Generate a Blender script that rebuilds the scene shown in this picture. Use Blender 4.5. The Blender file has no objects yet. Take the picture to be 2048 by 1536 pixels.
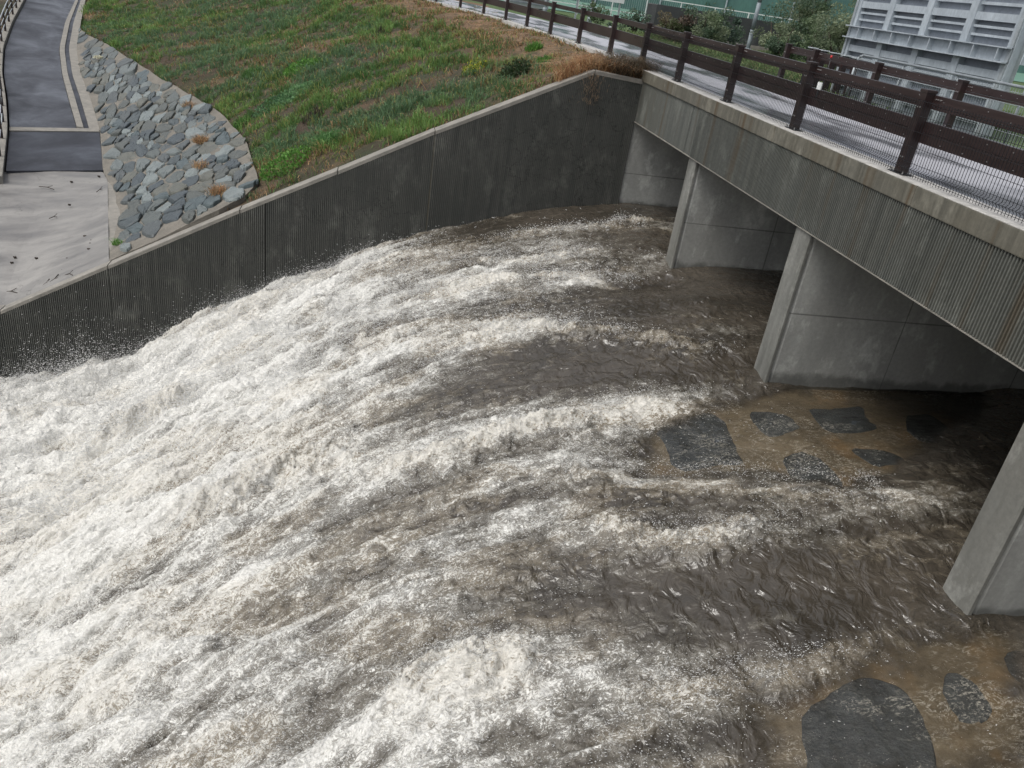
import bpy, bmesh, math, random
import numpy as np
from mathutils import Matrix, Vector
random.seed(7); RS = np.random.RandomState(11)
C = bpy.context.scene.collection
# ------------------------------------------------------------------ camera
F_PX, CXY = 1603.0, np.array([1024., 768.])
NAD = np.array([525., 3940.]) - CXY
DN = np.linalg.norm(NAD); TH = math.atan(F_PX/DN)
I_DOWN = NAD/DN; I_RIGHT = np.array([I_DOWN[1], -I_DOWN[0]])
AZ = math.radians(12.529)
# camera axes in the world frame (x = upstream into the bridge, y = towards the far bank, z up, 0 = bridge kerb top)
def fr(v):
    return np.array([v[0]*math.cos(AZ)+v[1]*math.sin(AZ), -v[0]*math.sin(AZ)+v[1]*math.cos(AZ), v[2]])
FWD = fr([0, math.cos(TH), -math.sin(TH)]); DWN = fr([0, -math.sin(TH), -math.cos(TH)]); RGT = fr([1., 0, 0])
CAM = np.array([-6.92, -21.31, 1.6])
def wray(px, py):
    p = np.array([px, py], float)-CXY
    return FWD*F_PX + RGT*(p@I_RIGHT) + DWN*(p@I_DOWN)
def Z(px, py, z): r = wray(px, py); return CAM+r*((z-CAM[2])/r[2])
def X(px, py, x): r = wray(px, py); return CAM+r*((x-CAM[0])/r[0])
def Y(px, py, y): r = wray(px, py); return CAM+r*((y-CAM[1])/r[1])
def PR(P):
    v = np.asarray(P, float)-CAM; w = v@FWD
    a = (v@RGT)/w*F_PX; b = (v@DWN)/w*F_PX
    return CXY+np.multiply.outer(a, I_RIGHT)+np.multiply.outer(b, I_DOWN)
cd = bpy.data.cameras.new('camera'); cam = bpy.data.objects.new('camera', cd); C.objects.link(cam)
img_r = np.array([1., 0]); img_u = np.array([0., -1.])
def im2w(v): return RGT*(v@I_RIGHT)+DWN*(v@I_DOWN)
xr, yu, zb_ = im2w(img_r), im2w(img_u), -FWD
cam.matrix_world = Matrix([[xr[0], yu[0], zb_[0], CAM[0]], [xr[1], yu[1], zb_[1], CAM[1]], [xr[2], yu[2], zb_[2], CAM[2]], [0, 0, 0, 1]])
cd.sensor_width = 36; cd.sensor_fit = 'HORIZONTAL'; cd.lens = F_PX/2048*36; cd.clip_start = .1; cd.clip_end = 600
bpy.context.scene.camera = cam
# ------------------------------------------------------------------ light
SUN_EL, SUN_AZ = math.radians(58), math.radians(250)
w = bpy.data.worlds.new('World'); bpy.context.scene.world = w; w.use_nodes = True
nt = w.node_tree; bg = nt.nodes['Background']; sk = nt.nodes.new('ShaderNodeTexSky'); sk.sky_type = 'NISHITA'; sk.sun_disc = False
sk.sun_elevation = SUN_EL; sk.sun_rotation = SUN_AZ; sk.dust_density = 4; sk.air_density = 1.0; sk.ozone_density = 1.0
hs = nt.nodes.new('ShaderNodeHueSaturation'); hs.inputs['Saturation'].default_value = .35
nt.links.new(sk.outputs[0], hs.inputs['Color']); nt.links.new(hs.outputs[0], bg.inputs[0]); bg.inputs[1].default_value = .15
sd = bpy.data.lights.new('sun', 'SUN'); sd.energy = 1.3; sd.angle = math.radians(25); sd.color = (1, .985, .94)
so = bpy.data.objects.new('sun', sd); C.objects.link(so)
sv = Vector((math.sin(SUN_AZ)*math.cos(SUN_EL), math.cos(SUN_AZ)*math.cos(SUN_EL), math.sin(SUN_EL)))
so.rotation_euler = sv.to_track_quat('Z', 'Y').to_euler(); so.location = (0, 0, 30)
vs = bpy.context.scene.view_settings; vs.view_transform = 'Standard'; vs.look = 'None'; vs.exposure = 0.22; vs.gamma = 1
# ------------------------------------------------------------------ node helpers
class NT:
    def __init__(s, name):
        s.m = bpy.data.materials.new(name); s.m.use_nodes = True; s.t = s.m.node_tree
        s.b = s.t.nodes['Principled BSDF']
        s.tc = s.t.nodes.new('ShaderNodeTexCoord').outputs['Object']
    def n(s, typ, **k):
        o = s.t.nodes.new(typ)
        for a, v in k.items():
            if a.startswith('i_'):
                key = a[2:].replace('_', ' ')
                s.set(o.inputs[key], v)
            else: setattr(o, a, v)
        return o
    def set(s, inp, v):
        if hasattr(v, 'is_output'): s.t.links.new(v, inp)
        else: inp.default_value = v
    def mapv(s, scale, loc=(0, 0, 0), rot=(0, 0, 0), src=None):
        o = s.n('ShaderNodeMapping'); s.t.links.new(src or s.tc, o.inputs[0])
        o.inputs['Scale'].default_value = scale; o.inputs['Location'].default_value = loc; o.inputs['Rotation'].default_value = rot
        return o.outputs[0]
    def noise(s, scale=1, detail=4, rough=.55, vec=None, dist=0, typ='FBM', col=False):
        o = s.n('ShaderNodeTexNoise'); o.noise_type = typ; s.t.links.new(vec or s.tc, o.inputs['Vector'])
        o.inputs['Scale'].default_value = scale; o.inputs['Detail'].default_value = detail; o.inputs['Roughness'].default_value = rough
        o.inputs['Distortion'].default_value = dist
        return o.outputs['Color' if col else 'Fac']
    def vor(s, scale, vec=None, feat='F1', out='Distance', rnd=1):
        o = s.n('ShaderNodeTexVoronoi'); o.feature = feat; s.t.links.new(vec or s.tc, o.inputs['Vector']); o.inputs['Scale'].default_value = scale
        o.inputs['Randomness'].default_value = rnd
        return o.outputs[out]
    def ramp(s, fac, stops):
        o = s.n('ShaderNodeValToRGB'); s.t.links.new(fac, o.inputs[0]); e = o.color_ramp.elements
        while len(e) < len(stops): e.new(.5)
        for k, (p, c) in enumerate(stops):
            e[k].position = p; e[k].color = (*c, 1) if len(c) == 3 else c
        return o.outputs[0]
    def mr(s, v, a, b, c=0., d=1., smooth=False):
        o = s.n('ShaderNodeMapRange'); s.set(o.inputs[0], v)
        if smooth: o.interpolation_type = 'SMOOTHSTEP'
        for i, x in zip((1, 2, 3, 4), (a, b, c, d)): s.set(o.inputs[i], x)
        return o.outputs[0]
    def math(s, op, a, b=0., c=0.):
        o = s.n('ShaderNodeMath', operation=op)
        s.set(o.inputs[0], a); s.set(o.inputs[1], b); s.set(o.inputs[2], c)
        return o.outputs[0]
    def mix(s, f, a, b, mode='MIX'):
        o = s.n('ShaderNodeMix', data_type='RGBA', blend_type=mode)
        s.set(o.inputs[0], f)
        s.set(o.inputs[6], (*a, 1) if isinstance(a, tuple) else a); s.set(o.inputs[7], (*b, 1) if isinstance(b, tuple) else b)
        return o.outputs[2]
    def bump(s, h, strength=.5, dist=.02, prev=None):
        o = s.n('ShaderNodeBump'); s.t.links.new(h, o.inputs['Height']); o.inputs['Strength'].default_value = strength; o.inputs['Distance'].default_value = dist
        if prev: s.t.links.new(prev, o.inputs['Normal'])
        return o.outputs[0]
    def sep(s, v=None):
        o = s.n('ShaderNodeSeparateXYZ'); s.t.links.new(v or s.tc, o.inputs[0]); return o.outputs
    def attr(s, name):
        o = s.n('ShaderNodeAttribute'); o.attribute_name = name; return o
    def out(s, col=None, rough=None, nrm=None, metal=None, spec=None):
        if col is not None: s.set(s.b.inputs['Base Color'], (*col, 1) if isinstance(col, tuple) else col)
        if rough is not None: s.set(s.b.inputs['Roughness'], rough)
        if nrm is not None: s.set(s.b.inputs['Normal'], nrm)
        if metal is not None: s.b.inputs['Metallic'].default_value = metal
        if spec is not None: s.set(s.b.inputs['Specular IOR Level'], spec)
        return s.m
def simple(name, a, b, scale=6, rough=.6, metal=0, bump=.2, bd=.005, stretch=(1, 1, 1), spec=.5):
    n = NT(name); v = n.mapv(stretch)
    f = n.noise(scale, 6, .65, v); f2 = n.noise(scale*9, 3, .6, v)
    c = n.mix(n.mr(f, .3, .7), a, b); c = n.mix(n.mr(f2, .35, .75, 0, .35), c, tuple(x*.5 for x in a))
    return n.out(c, n.mr(f, .3, .7, rough*.8, min(1, rough*1.2)), n.bump(f2, bump, bd), metal, spec)
def wall_mat(name, dark, light, stain, streak=(7, 7, .35), joints=None, rough=.75, crack=0., rust=0., wet=0.):
    n = NT(name)
    v = n.mapv(streak); big = n.noise(.35, 5, .6); st = n.noise(1.2, 5, .6, v, .3); fine = n.noise(14, 5, .7)
    c = n.mix(n.mr(st, .35, .68), dark, light)
    c = n.mix(n.mr(big, .42, .68, 0, .75), c, stain)
    blot = n.noise(1.7, 6, .7, n.mapv((1, 1, .6), (3, 5, 1)))
    c = n.mix(n.mr(blot, .54, .70, 0, .55), c, tuple(min(1, x*1.9) for x in light))
    c = n.mix(n.mr(fine, .3, .7, 0, .4), c, tuple(x*.55 for x in dark))
    if rust:
        r = n.noise(1.1, 4, .6, n.mapv((2.6, 2.6, .12), (9, 2, 0)))
        c = n.mix(n.mr(r, .56, .68, 0, rust), c, (.075, .055, .032))
    h = fine
    if joints:
        for ax, period, off, wd in joints:
            o = n.sep()[ax]
            d = n.math('PINGPONG', n.math('ADD', o, off), period/2)
            wob = n.math('MULTIPLY_ADD', n.math('SUBTRACT', n.noise(2, 3), .5), .02, d)
            j = n.mr(wob, 0., wd, 1, 0, True)
            c = n.mix(n.math('MULTIPLY', j, .75), c, tuple(x*.3 for x in dark))
    if crack:
        vv = n.n('ShaderNodeVectorMath', operation='ADD'); n.t.links.new(n.tc, vv.inputs[0]); n.t.links.new(n.noise(2.5, 3, col=True), vv.inputs[1])
        cr = n.mr(n.vor(1.6, vv.outputs[0], 'DISTANCE_TO_EDGE'), 0, .02, 1, 0)
        msk = n.mr(n.noise(.3, 2), .48, .6)
        c = n.mix(n.math('MULTIPLY', n.math('MULTIPLY', cr, msk), crack), c, tuple(x*.2 for x in dark))
    if wet:
        o = n.sep(); f_ = n.math('ADD', n.math('MULTIPLY_ADD', o[1], -.035, o[2]), n.math('MULTIPLY', n.noise(3, 4, .6), -.35))
        c = n.mix(n.mr(f_, wet, wet+.15, .6, 0, True), c, (.018, .020, .017))
    return n.out(c, n.mr(st, .3, .7, rough*.75, min(1, rough*1.15)), n.bump(h, .35, .012))
# ------------------------------------------------------------------ mesh helpers
def raw(name, V, Fq, mat=None, parent=None, smooth=False, tris=False, attrs=None):
    V = np.asarray(V, np.float32); me = bpy.data.meshes.new(name)
    Fq = np.asarray(Fq, np.int32); k = Fq.shape[1]
    me.vertices.add(len(V)); me.vertices.foreach_set('co', V.ravel())
    me.loops.add(Fq.size); me.loops.foreach_set('vertex_index', Fq.ravel())
    me.polygons.add(len(Fq)); me.polygons.foreach_set('loop_start', np.arange(len(Fq), dtype=np.int32)*k)
    me.polygons.foreach_set('loop_total', np.full(len(Fq), k, np.int32))
    me.polygons.foreach_set('use_smooth', np.full(len(Fq), smooth, bool))
    me.update(calc_edges=True)
    for an, (dom, typ, val) in (attrs or {}).items():
        a = me.attributes.new(an, typ, dom); a.data.foreach_set('color' if 'COLOR' in typ else 'value', np.asarray(val, np.float32).ravel())
    if mat: me.materials.append(mat)
    o = bpy.data.objects.new(name, me); C.objects.link(o)
    if parent: o.parent = parent
    return o
def fixn(me):
    b = bmesh.new(); b.from_mesh(me); bmesh.ops.recalc_face_normals(b, faces=b.faces); b.to_mesh(me); b.free(); me.update()
class MB:
    def __init__(s): s.v = []; s.f = []
    def add(s, vs, fs):
        b = len(s.v); s.v += [tuple(float(q) for q in p) for p in vs]; s.f += [tuple(i+b for i in f) for f in fs]
    def box(s, a, b, bev=0):
        (x0, y0, z0), (x1, y1, z1) = [min(p, q) for p, q in zip(a, b)], [max(p, q) for p, q in zip(a, b)]
        s.prism([(x0, y0), (x1, y0), (x1, y1), (x0, y1)], z0, z1, bev)
    def prism(s, pts, z0, z1, bev=0):
        pts = [np.array(p, float) for p in pts]; n = len(pts); c = sum(pts)/n
        rings = []
        if bev:
            q = [p+(c-p)/max(1e-6, np.linalg.norm(c-p))*bev*1.3 for p in pts]
            rings = [(q, z0), (pts, z0+bev), (pts, z1-bev), (q, z1)]
        else: rings = [(pts, z0), (pts, z1)]
        vs = [(p[0], p[1], z) for r, z in rings for p in r]; fs = [tuple(range(n-1, -1, -1)), tuple(range((len(rings)-1)*n, len(rings)*n))]
        for k in range(len(rings)-1):
            for i in range(n): j = (i+1) % n; fs.append((k*n+i, k*n+j, (k+1)*n+j, (k+1)*n+i))
        s.add(vs, fs)
    def bar(s, p, q, w, h=None, up=(0, 0, 1), n=4):
        p = np.array(p, float); q = np.array(q, float); d = q-p; L = np.linalg.norm(d); d = d/L; up = np.array(up, float)
        if abs(d@up) > .98: up = np.array([0, 1., 0])
        a = np.cross(d, up); a /= np.linalg.norm(a); b = np.cross(a, d); h = h or w
        if n == 4: offs = [(-.5, -.5), (.5, -.5), (.5, .5), (-.5, .5)]
        else: offs = [(.5*math.cos(2*math.pi*k/n), .5*math.sin(2*math.pi*k/n)) for k in range(n)]
        vs = [e+a*u*w+b*v*h for e in (p, q) for u, v in offs]
        s.add(vs, [tuple(range(n-1, -1, -1)), tuple(range(n, 2*n))]+[(i, (i+1) % n, n+(i+1) % n, n+i) for i in range(n)])
    def poly(s, pts, w, h=None, n=4, up=(0, 0, 1)):
        for a, b in zip(pts[:-1], pts[1:]): s.bar(a, b, w, h, up, n)
    def mark(s, k): s.mk = getattr(s, 'mk', []); s.mk.append((len(s.f), k))
    def build(s, name, mat, parent=None, smooth=False, extra=None):
        me = bpy.data.meshes.new(name); me.from_pydata(s.v, [], s.f); fixn(me)
        if smooth: me.polygons.foreach_set('use_smooth', [True]*len(me.polygons))
        if mat: me.materials.append(mat)
        if extra:
            me.materials.append(extra); st = s.mk[0][0]
            for q in range(st, len(me.polygons)): me.polygons[q].material_index = 1
        o = bpy.data.objects.new(name, me); C.objects.link(o)
        if parent: o.parent = parent
        return o
def tag(o, label=None, cat=None, group=None, kind=None):
    for k, v in (('label', label), ('category', cat), ('group', group), ('kind', kind)):
        if v: o[k] = v
    return o
def empty(name, label, cat, group=None, loc=(0, 0, 0)):
    o = bpy.data.objects.new(name, None); C.objects.link(o); o.location = loc; o.empty_display_size = .2
    return tag(o, label, cat, group)
def smoothstep(x): x = np.clip(x, 0, 1); return x*x*(3-2*x)
def vnoise(x, y, seed=0):
    r = np.random.RandomState(seed); T = r.rand(256, 256)
    xi = np.floor(x).astype(int); yi = np.floor(y).astype(int); fx = x-xi; fy = y-yi
    fx = fx*fx*fx*(fx*(fx*6-15)+10); fy = fy*fy*fy*(fy*(fy*6-15)+10)
    a = T[xi & 255, yi & 255]; b = T[(xi+1) & 255, yi & 255]; c = T[xi & 255, (yi+1) & 255]; d = T[(xi+1) & 255, (yi+1) & 255]
    return (a*(1-fx)+b*fx)*(1-fy)+(c*(1-fx)+d*fx)*fy
def fbm(x, y, oct=4, seed=0, gain=.5, ridged=False):
    s = 0; a = 1; t = 0
    for k in range(oct):
        c, sn = math.cos(k*.7), math.sin(k*.7); u = (x*c-y*sn)*2**k*1.03; v = (x*sn+y*c)*2**k*1.03
        n = vnoise(u+17*k, v+31*k, seed+k)
        if ridged: n = 1-abs(2*n-1)
        s = s+a*n; t += a; a *= gain
    return s/t
class RBF:
    def __init__(s, P, V, lam=1e-3):
        s.P = np.asarray(P, float); n = len(s.P); V = np.asarray(V, float)
        K = s.k(s.P)+lam*np.eye(n); Q = np.c_[np.ones(n), s.P]
        A = np.block([[K, Q], [Q.T, np.zeros((3, 3))]]); s.w = np.linalg.solve(A, np.r_[V, 0, 0, 0])
    def k(s, X):
        d2 = ((X[:, None, :]-s.P[None])**2).sum(-1)+1e-9; return .5*d2*np.log(d2)
    def __call__(s, X):
        X = np.asarray(X, float).reshape(-1, 2); o = np.empty(len(X))
        for i in range(0, len(X), 20000):
            x = X[i:i+20000]; o[i:i+20000] = s.k(x)@s.w[:-3]+np.c_[np.ones(len(x)), x]@s.w[-3:]
        return o
def inpoly(P, poly):
    x, y = P[:, 0], P[:, 1]; r = np.zeros(len(P), bool); n = len(poly)
    for i in range(n):
        (x1, y1), (x2, y2) = poly[i], poly[(i+1) % n]
        c = ((y1 > y) != (y2 > y)) & (x < (x2-x1)*(y-y1)/((y2-y1) or 1e-9)+x1); r ^= c
    return r
def resample(pts, n):
    pts = np.array(pts, float); d = np.r_[0, np.cumsum(np.linalg.norm(np.diff(pts, axis=0), axis=1))]; u = np.linspace(0, d[-1], n)
    return np.stack([np.interp(u, d, pts[:, k]) for k in range(pts.shape[1])], 1)
def smooth_line(pts, n, it=3):
    p = resample(pts, n)
    for _ in range(it*4): p[1:-1] = .25*p[:-2]+.5*p[1:-1]+.25*p[2:]
    return p
def patch(name, A, B, nu, nv, mat, parent=None, dz=0., depth=.2, rough=0.):
    A = resample(A, nu); B = resample(B, nu); u = np.linspace(0, 1, nv)[None, :, None]
    G = A[:, None]*(1-u)+B[:, None]*u; G[..., 2] += dz
    if rough: G[..., 2] += (fbm(G[..., 0]*.9, G[..., 1]*.9, 4, 5)-.5)*rough
    V = G.reshape(-1, 3); i, j = np.meshgrid(np.arange(nu-1), np.arange(nv-1), indexing='ij'); a = (i*nv+j).ravel()
    F = np.stack([a, a+nv, a+nv+1, a+1], 1)
    c_ = np.cross(V[F[:, 1]]-V[F[:, 0]], V[F[:, 3]]-V[F[:, 0]])[:, 2].mean()
    if c_ < 0: F = F[:, ::-1]
    # skirt
    ring = list(range(0, nv))+[k*nv+nv-1 for k in range(1, nu)]+[(nu-1)*nv+k for k in range(nv-2, -1, -1)]+[k*nv for k in range(nu-2, 0, -1)]
    S = V[ring].copy(); S[:, 2] -= depth; b = len(V); m = len(ring)
    V = np.r_[V, S]; F = np.r_[F, [[ring[k], ring[(k+1) % m], b+(k+1) % m, b+k] for k in range(m)]]
    return raw(name, V, F, mat, parent, smooth=False)
# ------------------------------------------------------------------ materials
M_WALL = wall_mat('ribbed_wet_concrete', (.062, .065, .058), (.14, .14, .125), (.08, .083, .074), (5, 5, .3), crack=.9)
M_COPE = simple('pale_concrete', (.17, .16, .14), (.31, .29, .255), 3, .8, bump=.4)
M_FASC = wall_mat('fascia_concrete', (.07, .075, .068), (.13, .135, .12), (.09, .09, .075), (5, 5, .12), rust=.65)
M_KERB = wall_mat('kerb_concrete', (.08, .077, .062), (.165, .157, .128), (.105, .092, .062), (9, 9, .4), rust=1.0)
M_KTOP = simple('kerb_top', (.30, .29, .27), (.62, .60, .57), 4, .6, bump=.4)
M_PIER = wall_mat('pier_concrete', (.12, .122, .11), (.25, .25, .23), (.16, .155, .135), (3, 3, .5), joints=[(2, 9.0, 5.55, .012)])
M_CULV = wall_mat('culvert_concrete', (.27, .275, .26), (.42, .425, .40), (.31, .305, .28), (1.5, 1.5, .5), joints=[(2, 3.6, 2.65, .02), (0, 2.6, .35, .02)], wet=-3.66)
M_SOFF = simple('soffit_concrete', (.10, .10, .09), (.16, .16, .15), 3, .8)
def road_mat():
    n = NT('wet_asphalt_painted_sheen'); v = n.mapv((1.2, .35, 1)); f = n.noise(.7, 3, .45, v, .3); g = n.noise(90, 3, .7)
    c = n.mix(n.mr(f, .42, .56), (.10, .10, .115), (.40, .40, .43)); c = n.mix(n.mr(g, .4, .7, 0, .25), c, (.25, .25, .26))  # pale lavender tone stands in for sky reflected on the wet surface
    r = n.mr(f, .42, .6, .16, .5)
    return n.out(c, r, n.bump(g, .05, .002), spec=1.0)
M_ROAD = road_mat()
def path_mat(name, a, b, r0=.35, r1=.7):
    n = NT(name); f = n.noise(.55, 6, .6, n.mapv((1, .7, 1)), .4); g = n.noise(60, 3, .7); h = n.noise(2.2, 5, .65, None, .8)
    c = n.mix(n.mr(f, .35, .65), a, b); c = n.mix(n.mr(h, .5, .75, 0, .35), c, tuple(x*1.7 for x in b)); c = n.mix(n.mr(g, .45, .7, 0, .5), c, tuple(x*.5 for x in a))
    return n.out(c, n.mr(f, .35, .65, r1, r0), n.bump(g, .2, .006))
M_PATH = path_mat('path_asphalt', (.030, .033, .042), (.075, .080, .095))
M_DARK = path_mat('path_dark_asphalt', (.016, .018, .026), (.034, .038, .050), .4, .75)
def apron_mat():
    n = NT('apron_concrete'); f = n.noise(.7, 6, .65, n.mapv((.5, 1.6, 1), rot=(0, 0, .6)), .5); g = n.noise(30, 4, .7); h = n.noise(3, 6, .7)
    c = n.mix(n.mr(f, .35, .65), (.13, .124, .118), (.26, .25, .235)); c = n.mix(n.mr(h, .55, .75, 0, .5), c, (.11, .105, .095)); c = n.mix(n.mr(g, .5, .75, 0, .35), c, (.14, .135, .125))
    vv = n.n('ShaderNodeVectorMath', operation='ADD'); n.t.links.new(n.tc, vv.inputs[0]); n.t.links.new(n.noise(1.3, 3, col=True), vv.inputs[1])
    cr = n.mr(n.vor(.8, vv.outputs[0], 'DISTANCE_TO_EDGE'), 0, .012, 1, 0)
    c = n.mix(n.math('MULTIPLY', n.math('MULTIPLY', cr, n.mr(n.noise(.5, 2), .5, .6)), .7), c, (.07, .065, .06))
    return n.out(c, n.mr(f, .3, .7, .35, .75), n.bump(h, .3, .02))
M_APRON = apron_mat()
def stone_mat():
    n = NT('slate_stone'); a = n.attr('tint'); v = n.mapv((1, 3, 1), rot=(0, 0, .5)); f = n.noise(3, 6, .65, v, .4); g = n.noise(24, 5, .7, v)
    c = n.mix(n.mr(f, .35, .7), (.075, .09, .095), (.15, .17, .172)); c = n.mix(n.mr(g, .5, .75, 0, .5), c, (.24, .25, .24))
    c = n.mix(1.0, c, a.outputs['Color'], 'MULTIPLY'); c = n.mix(.16, c, (0.0, 0.0, 0.0))
    return n.out(c, n.mr(f, .3, .7, .35, .7), n.bump(g, .6, .02))
M_STONE = stone_mat()
M_MORT = simple('mortar', (.12, .11, .09), (.22, .20, .17), 2.5, .85, bump=.9, bd=.03)
def soil_mat():
    n = NT('hillside_soil'); f = n.noise(.5, 6, .65); g = n.noise(9, 6, .75, n.mapv((1, 1, 1)), .6); h = n.noise(2.5, 5, .7)
    a = n.attr('dry').outputs['Fac']
    c = n.mix(n.mr(f, .4, .6), (.035, .045, .018), (.06, .040, .024))
    c = n.mix(n.math('MULTIPLY', a, n.mr(h, .3, .6)), c, (.26, .16, .09))
    c = n.mix(n.mr(g, .45, .65, 0, .7), c, (.03, .024, .014)); c = n.mix(n.math('MULTIPLY', a, n.mr(g, .6, .75, 0, .6)), c, (.33, .22, .13))
    return n.out(c, .95, n.bump(g, 1, .08))
M_SOIL = soil_mat()
def grass_mat():
    n = NT('grass_blades'); a = n.attr('tint')
    b = n.b; n.set(b.inputs['Base Color'], a.outputs['Color']); b.inputs['Roughness'].default_value = .55
    tr = n.n('ShaderNodeBsdfTranslucent'); n.t.links.new(a.outputs['Color'], tr.inputs['Color'])
    mx = n.n('ShaderNodeMixShader'); mx.inputs[0].default_value = .4; n.t.links.new(b.outputs[0], mx.inputs[1]); n.t.links.new(tr.outputs[0], mx.inputs[2])
    n.t.links.new(mx.outputs[0], n.t.nodes['Material Output'].inputs['Surface']); return n.m
M_GRASS = grass_mat()
M_POLE = simple('pole_grey', (.17, .20, .22), (.26, .30, .32), 3, .6)
M_RAIL = simple('wet_brown_rail', (.020, .012, .012), (.038, .023, .022), 8, .32, bump=.15, stretch=(1, .1, 1), spec=.6)
M_WIRE = simple('black_wire', (.010, .011, .014), (.02, .02, .024), 20, .35)
M_BOLT = simple('steel_bolt', (.5, .5, .5), (.7, .7, .7), 20, .3, .9)
M_GALV = simple('galvanised_steel', (.28, .31, .33), (.42, .46, .48), 5, .5, .3, bump=.1)
M_GATE = simple('grey_painted_steel', (.31, .35, .385), (.45, .50, .54), 2.2, .6, .1, bump=.15, stretch=(1, 1, .4))
M_GPAN = simple('grey_panel_steel', (.19, .215, .25), (.27, .30, .345), 1.6, .6, .1, bump=.1)
M_LAWN = simple('lawn_green', (.05, .09, .025), (.10, .15, .05), 1.5, .9, bump=.9, bd=.06)
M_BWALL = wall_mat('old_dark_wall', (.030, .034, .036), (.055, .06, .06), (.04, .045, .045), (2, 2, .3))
M_TEAL = simple('teal_panel', (.012, .10, .115), (.02, .14, .155), 2, .5)
M_NET = simple('green_net', (.05, .11, .10), (.08, .17, .145), .6, .8, stretch=(1, 1, .3))  # green brightened: background haze is put into the colour
M_COURT = simple('court_green', (.10, .20, .16), (.15, .28, .21), .5, .8)
M_WHITE = simple('white_paint', (.6, .62, .62), (.78, .8, .8), 3, .5)
M_PALE = simple('pale_grey_paint', (.33, .36, .38), (.45, .48, .5), 3, .5)
M_BARK = simple('bark', (.05, .04, .03), (.10, .08, .06), 8, .9)
M_DEB = simple('wet_wood', (.02, .015, .01), (.05, .035, .025), 10, .8)
M_RED = simple('red_lens', (.45, .01, .01), (.6, .02, .02), 3, .3)
M_TYRE = simple('tyre_rubber', (.01, .01, .01), (.02, .02, .02), 12, .8)
M_GLASS = simple('dark_glass', (.01, .012, .015), (.02, .025, .03), 2, .1)
M_BEIGE = simple('beige_box', (.30, .28, .23), (.40, .37, .30), 2, .6)
# ------------------------------------------------------------------ terrain control points
def WT(x): return np.interp(x, [-60, -30, -16.13, -13.38, -10.05, -7.62, -5.22, -1.31, 0, 5], [-11, -9.6, -7.98, -6.48, -4.66, -3.39, -2.11, -.16, -.24, -.24])
kerb_px = [(1290, 140), (1207, 103), (1140, 85), (1087, 68), (1044, 52), (1007, 38), (960, 24), (900, 12), (830, 0)]
kerb = [np.array([0.0, .02, 0])]+[Z(*p, 0) for p in kerb_px[1:]]
kerb = [kerb[0], np.array([.02, 3.5, 0]), np.array([-.1, 5.6, 0]), np.array([-.5, 8., 0]), np.array([-.95, 11.5, 0]), np.array([-1.45, 16, 0]), np.array([-2.3, 20., 0]), np.array([-3.7, 24.5, 0]), np.array([-6.5, 31, 0]), np.array([-12., 42, 0]), np.array([-20., 56, 0])]
kerb = smooth_line(kerb, 60, 2)
path_L = [(12, 345, -7.05), (20, 262, -6.85), (16, 200, -6.5), (8, 150, -6.15), (10, 99, -5.65), (28, 48, -5.0), (53, 0, -4.4), (75, -35, -4.0)]
path_R = [(205, 343, -6.9), (153, 255, -6.8), (137, 200, -6.5), (124, 150, -6.15), (118, 99, -5.65), (130, 45, -5.0), (151, 0, -4.45), (172, -35, -4.05)]
drain_R = [(198, 262, -6.8), (180, 200, -6.45), (160, 150, -6.1), (152, 99, -5.6), (160, 45, -4.95), (170, 0, -4.4), (185, -35, -4.0)]
rip_bot = [(215, 527, -6.5), (236, 450, -6.72), (230, 385, -6.85), (206, 343, -6.86), (200, 262, -6.78), (182, 200, -6.43), (162, 150, -6.08), (153, 99, -5.58), (158, 62, -5.15)]
rip_top = [(430, 438, -4.93), (520, 375, -4.35), (492, 285, -4.45), (440, 228, -4.6), (330, 165, -4.75), (262, 122, -4.85), (215, 92, -4.92), (175, 72, -5.0), (160, 60, -5.1)]
P3 = lambda L, dz=0: np.array([Z(a, b, c)+[0, 0, dz] for a, b, c in L])
ctrl = []
for x in (-45, -30, -22, -18, -15, -13.4, -12, -10, -8, -6, -4, -2, -.8): ctrl.append((x, .4, WT(x)-(.12 if x < -11 else .03)))
ctrl += [(p[0]-.15, p[1], -.06) for p in kerb[::4]]
ctrl += [(p[0]+3, p[1], -.12) for p in kerb[::8]]
ctrl += [tuple(p) for p in P3(rip_top, -.02)]
ctrl += [(p[0], p[1], p[2]-.25) for p in P3(rip_bot[:-1])]
ctrl += [(p[0], p[1], p[2]-.25) for p in P3(path_L)]
ctrl += [(p[0], p[1], p[2]-.25) for p in P3(path_R)]
ctrl += [tuple(Z(*p)) for p in [(170, 20, -4.55), (200, 0, -4.2), (400, 0, -2.7), (600, 0, -1.35), (760, 0, -.35), (300, 60, -4.2), (500, 80, -3.2), (700, 60, -1.6), (850, 40, -.55), (950, 60, -.5), (1100, 110, -.35)]]
ctrl += [(-60, 30, -6), (-60, 70, -4), (-30, 80, -2.5), (-45, 10, -8)]
ctrl = np.array(ctrl); TER = RBF(ctrl[:, :2], ctrl[:, 2], .05)
def terr(xy): return np.minimum(TER(xy), -.04)
gx = np.concatenate([np.arange(-62, -34, 1.0), np.arange(-34, -24, .35), np.arange(-24, 1.0, .16), np.arange(1, 6.0, 1)]); gy = np.concatenate([np.arange(.33, 22, .16), np.arange(22, 62, .35), np.arange(62, 92, 1)])
GX, GY = np.meshgrid(gx, gy, indexing='ij'); XY = np.stack([GX.ravel(), GY.ravel()], 1); GZ = terr(XY)
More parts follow.
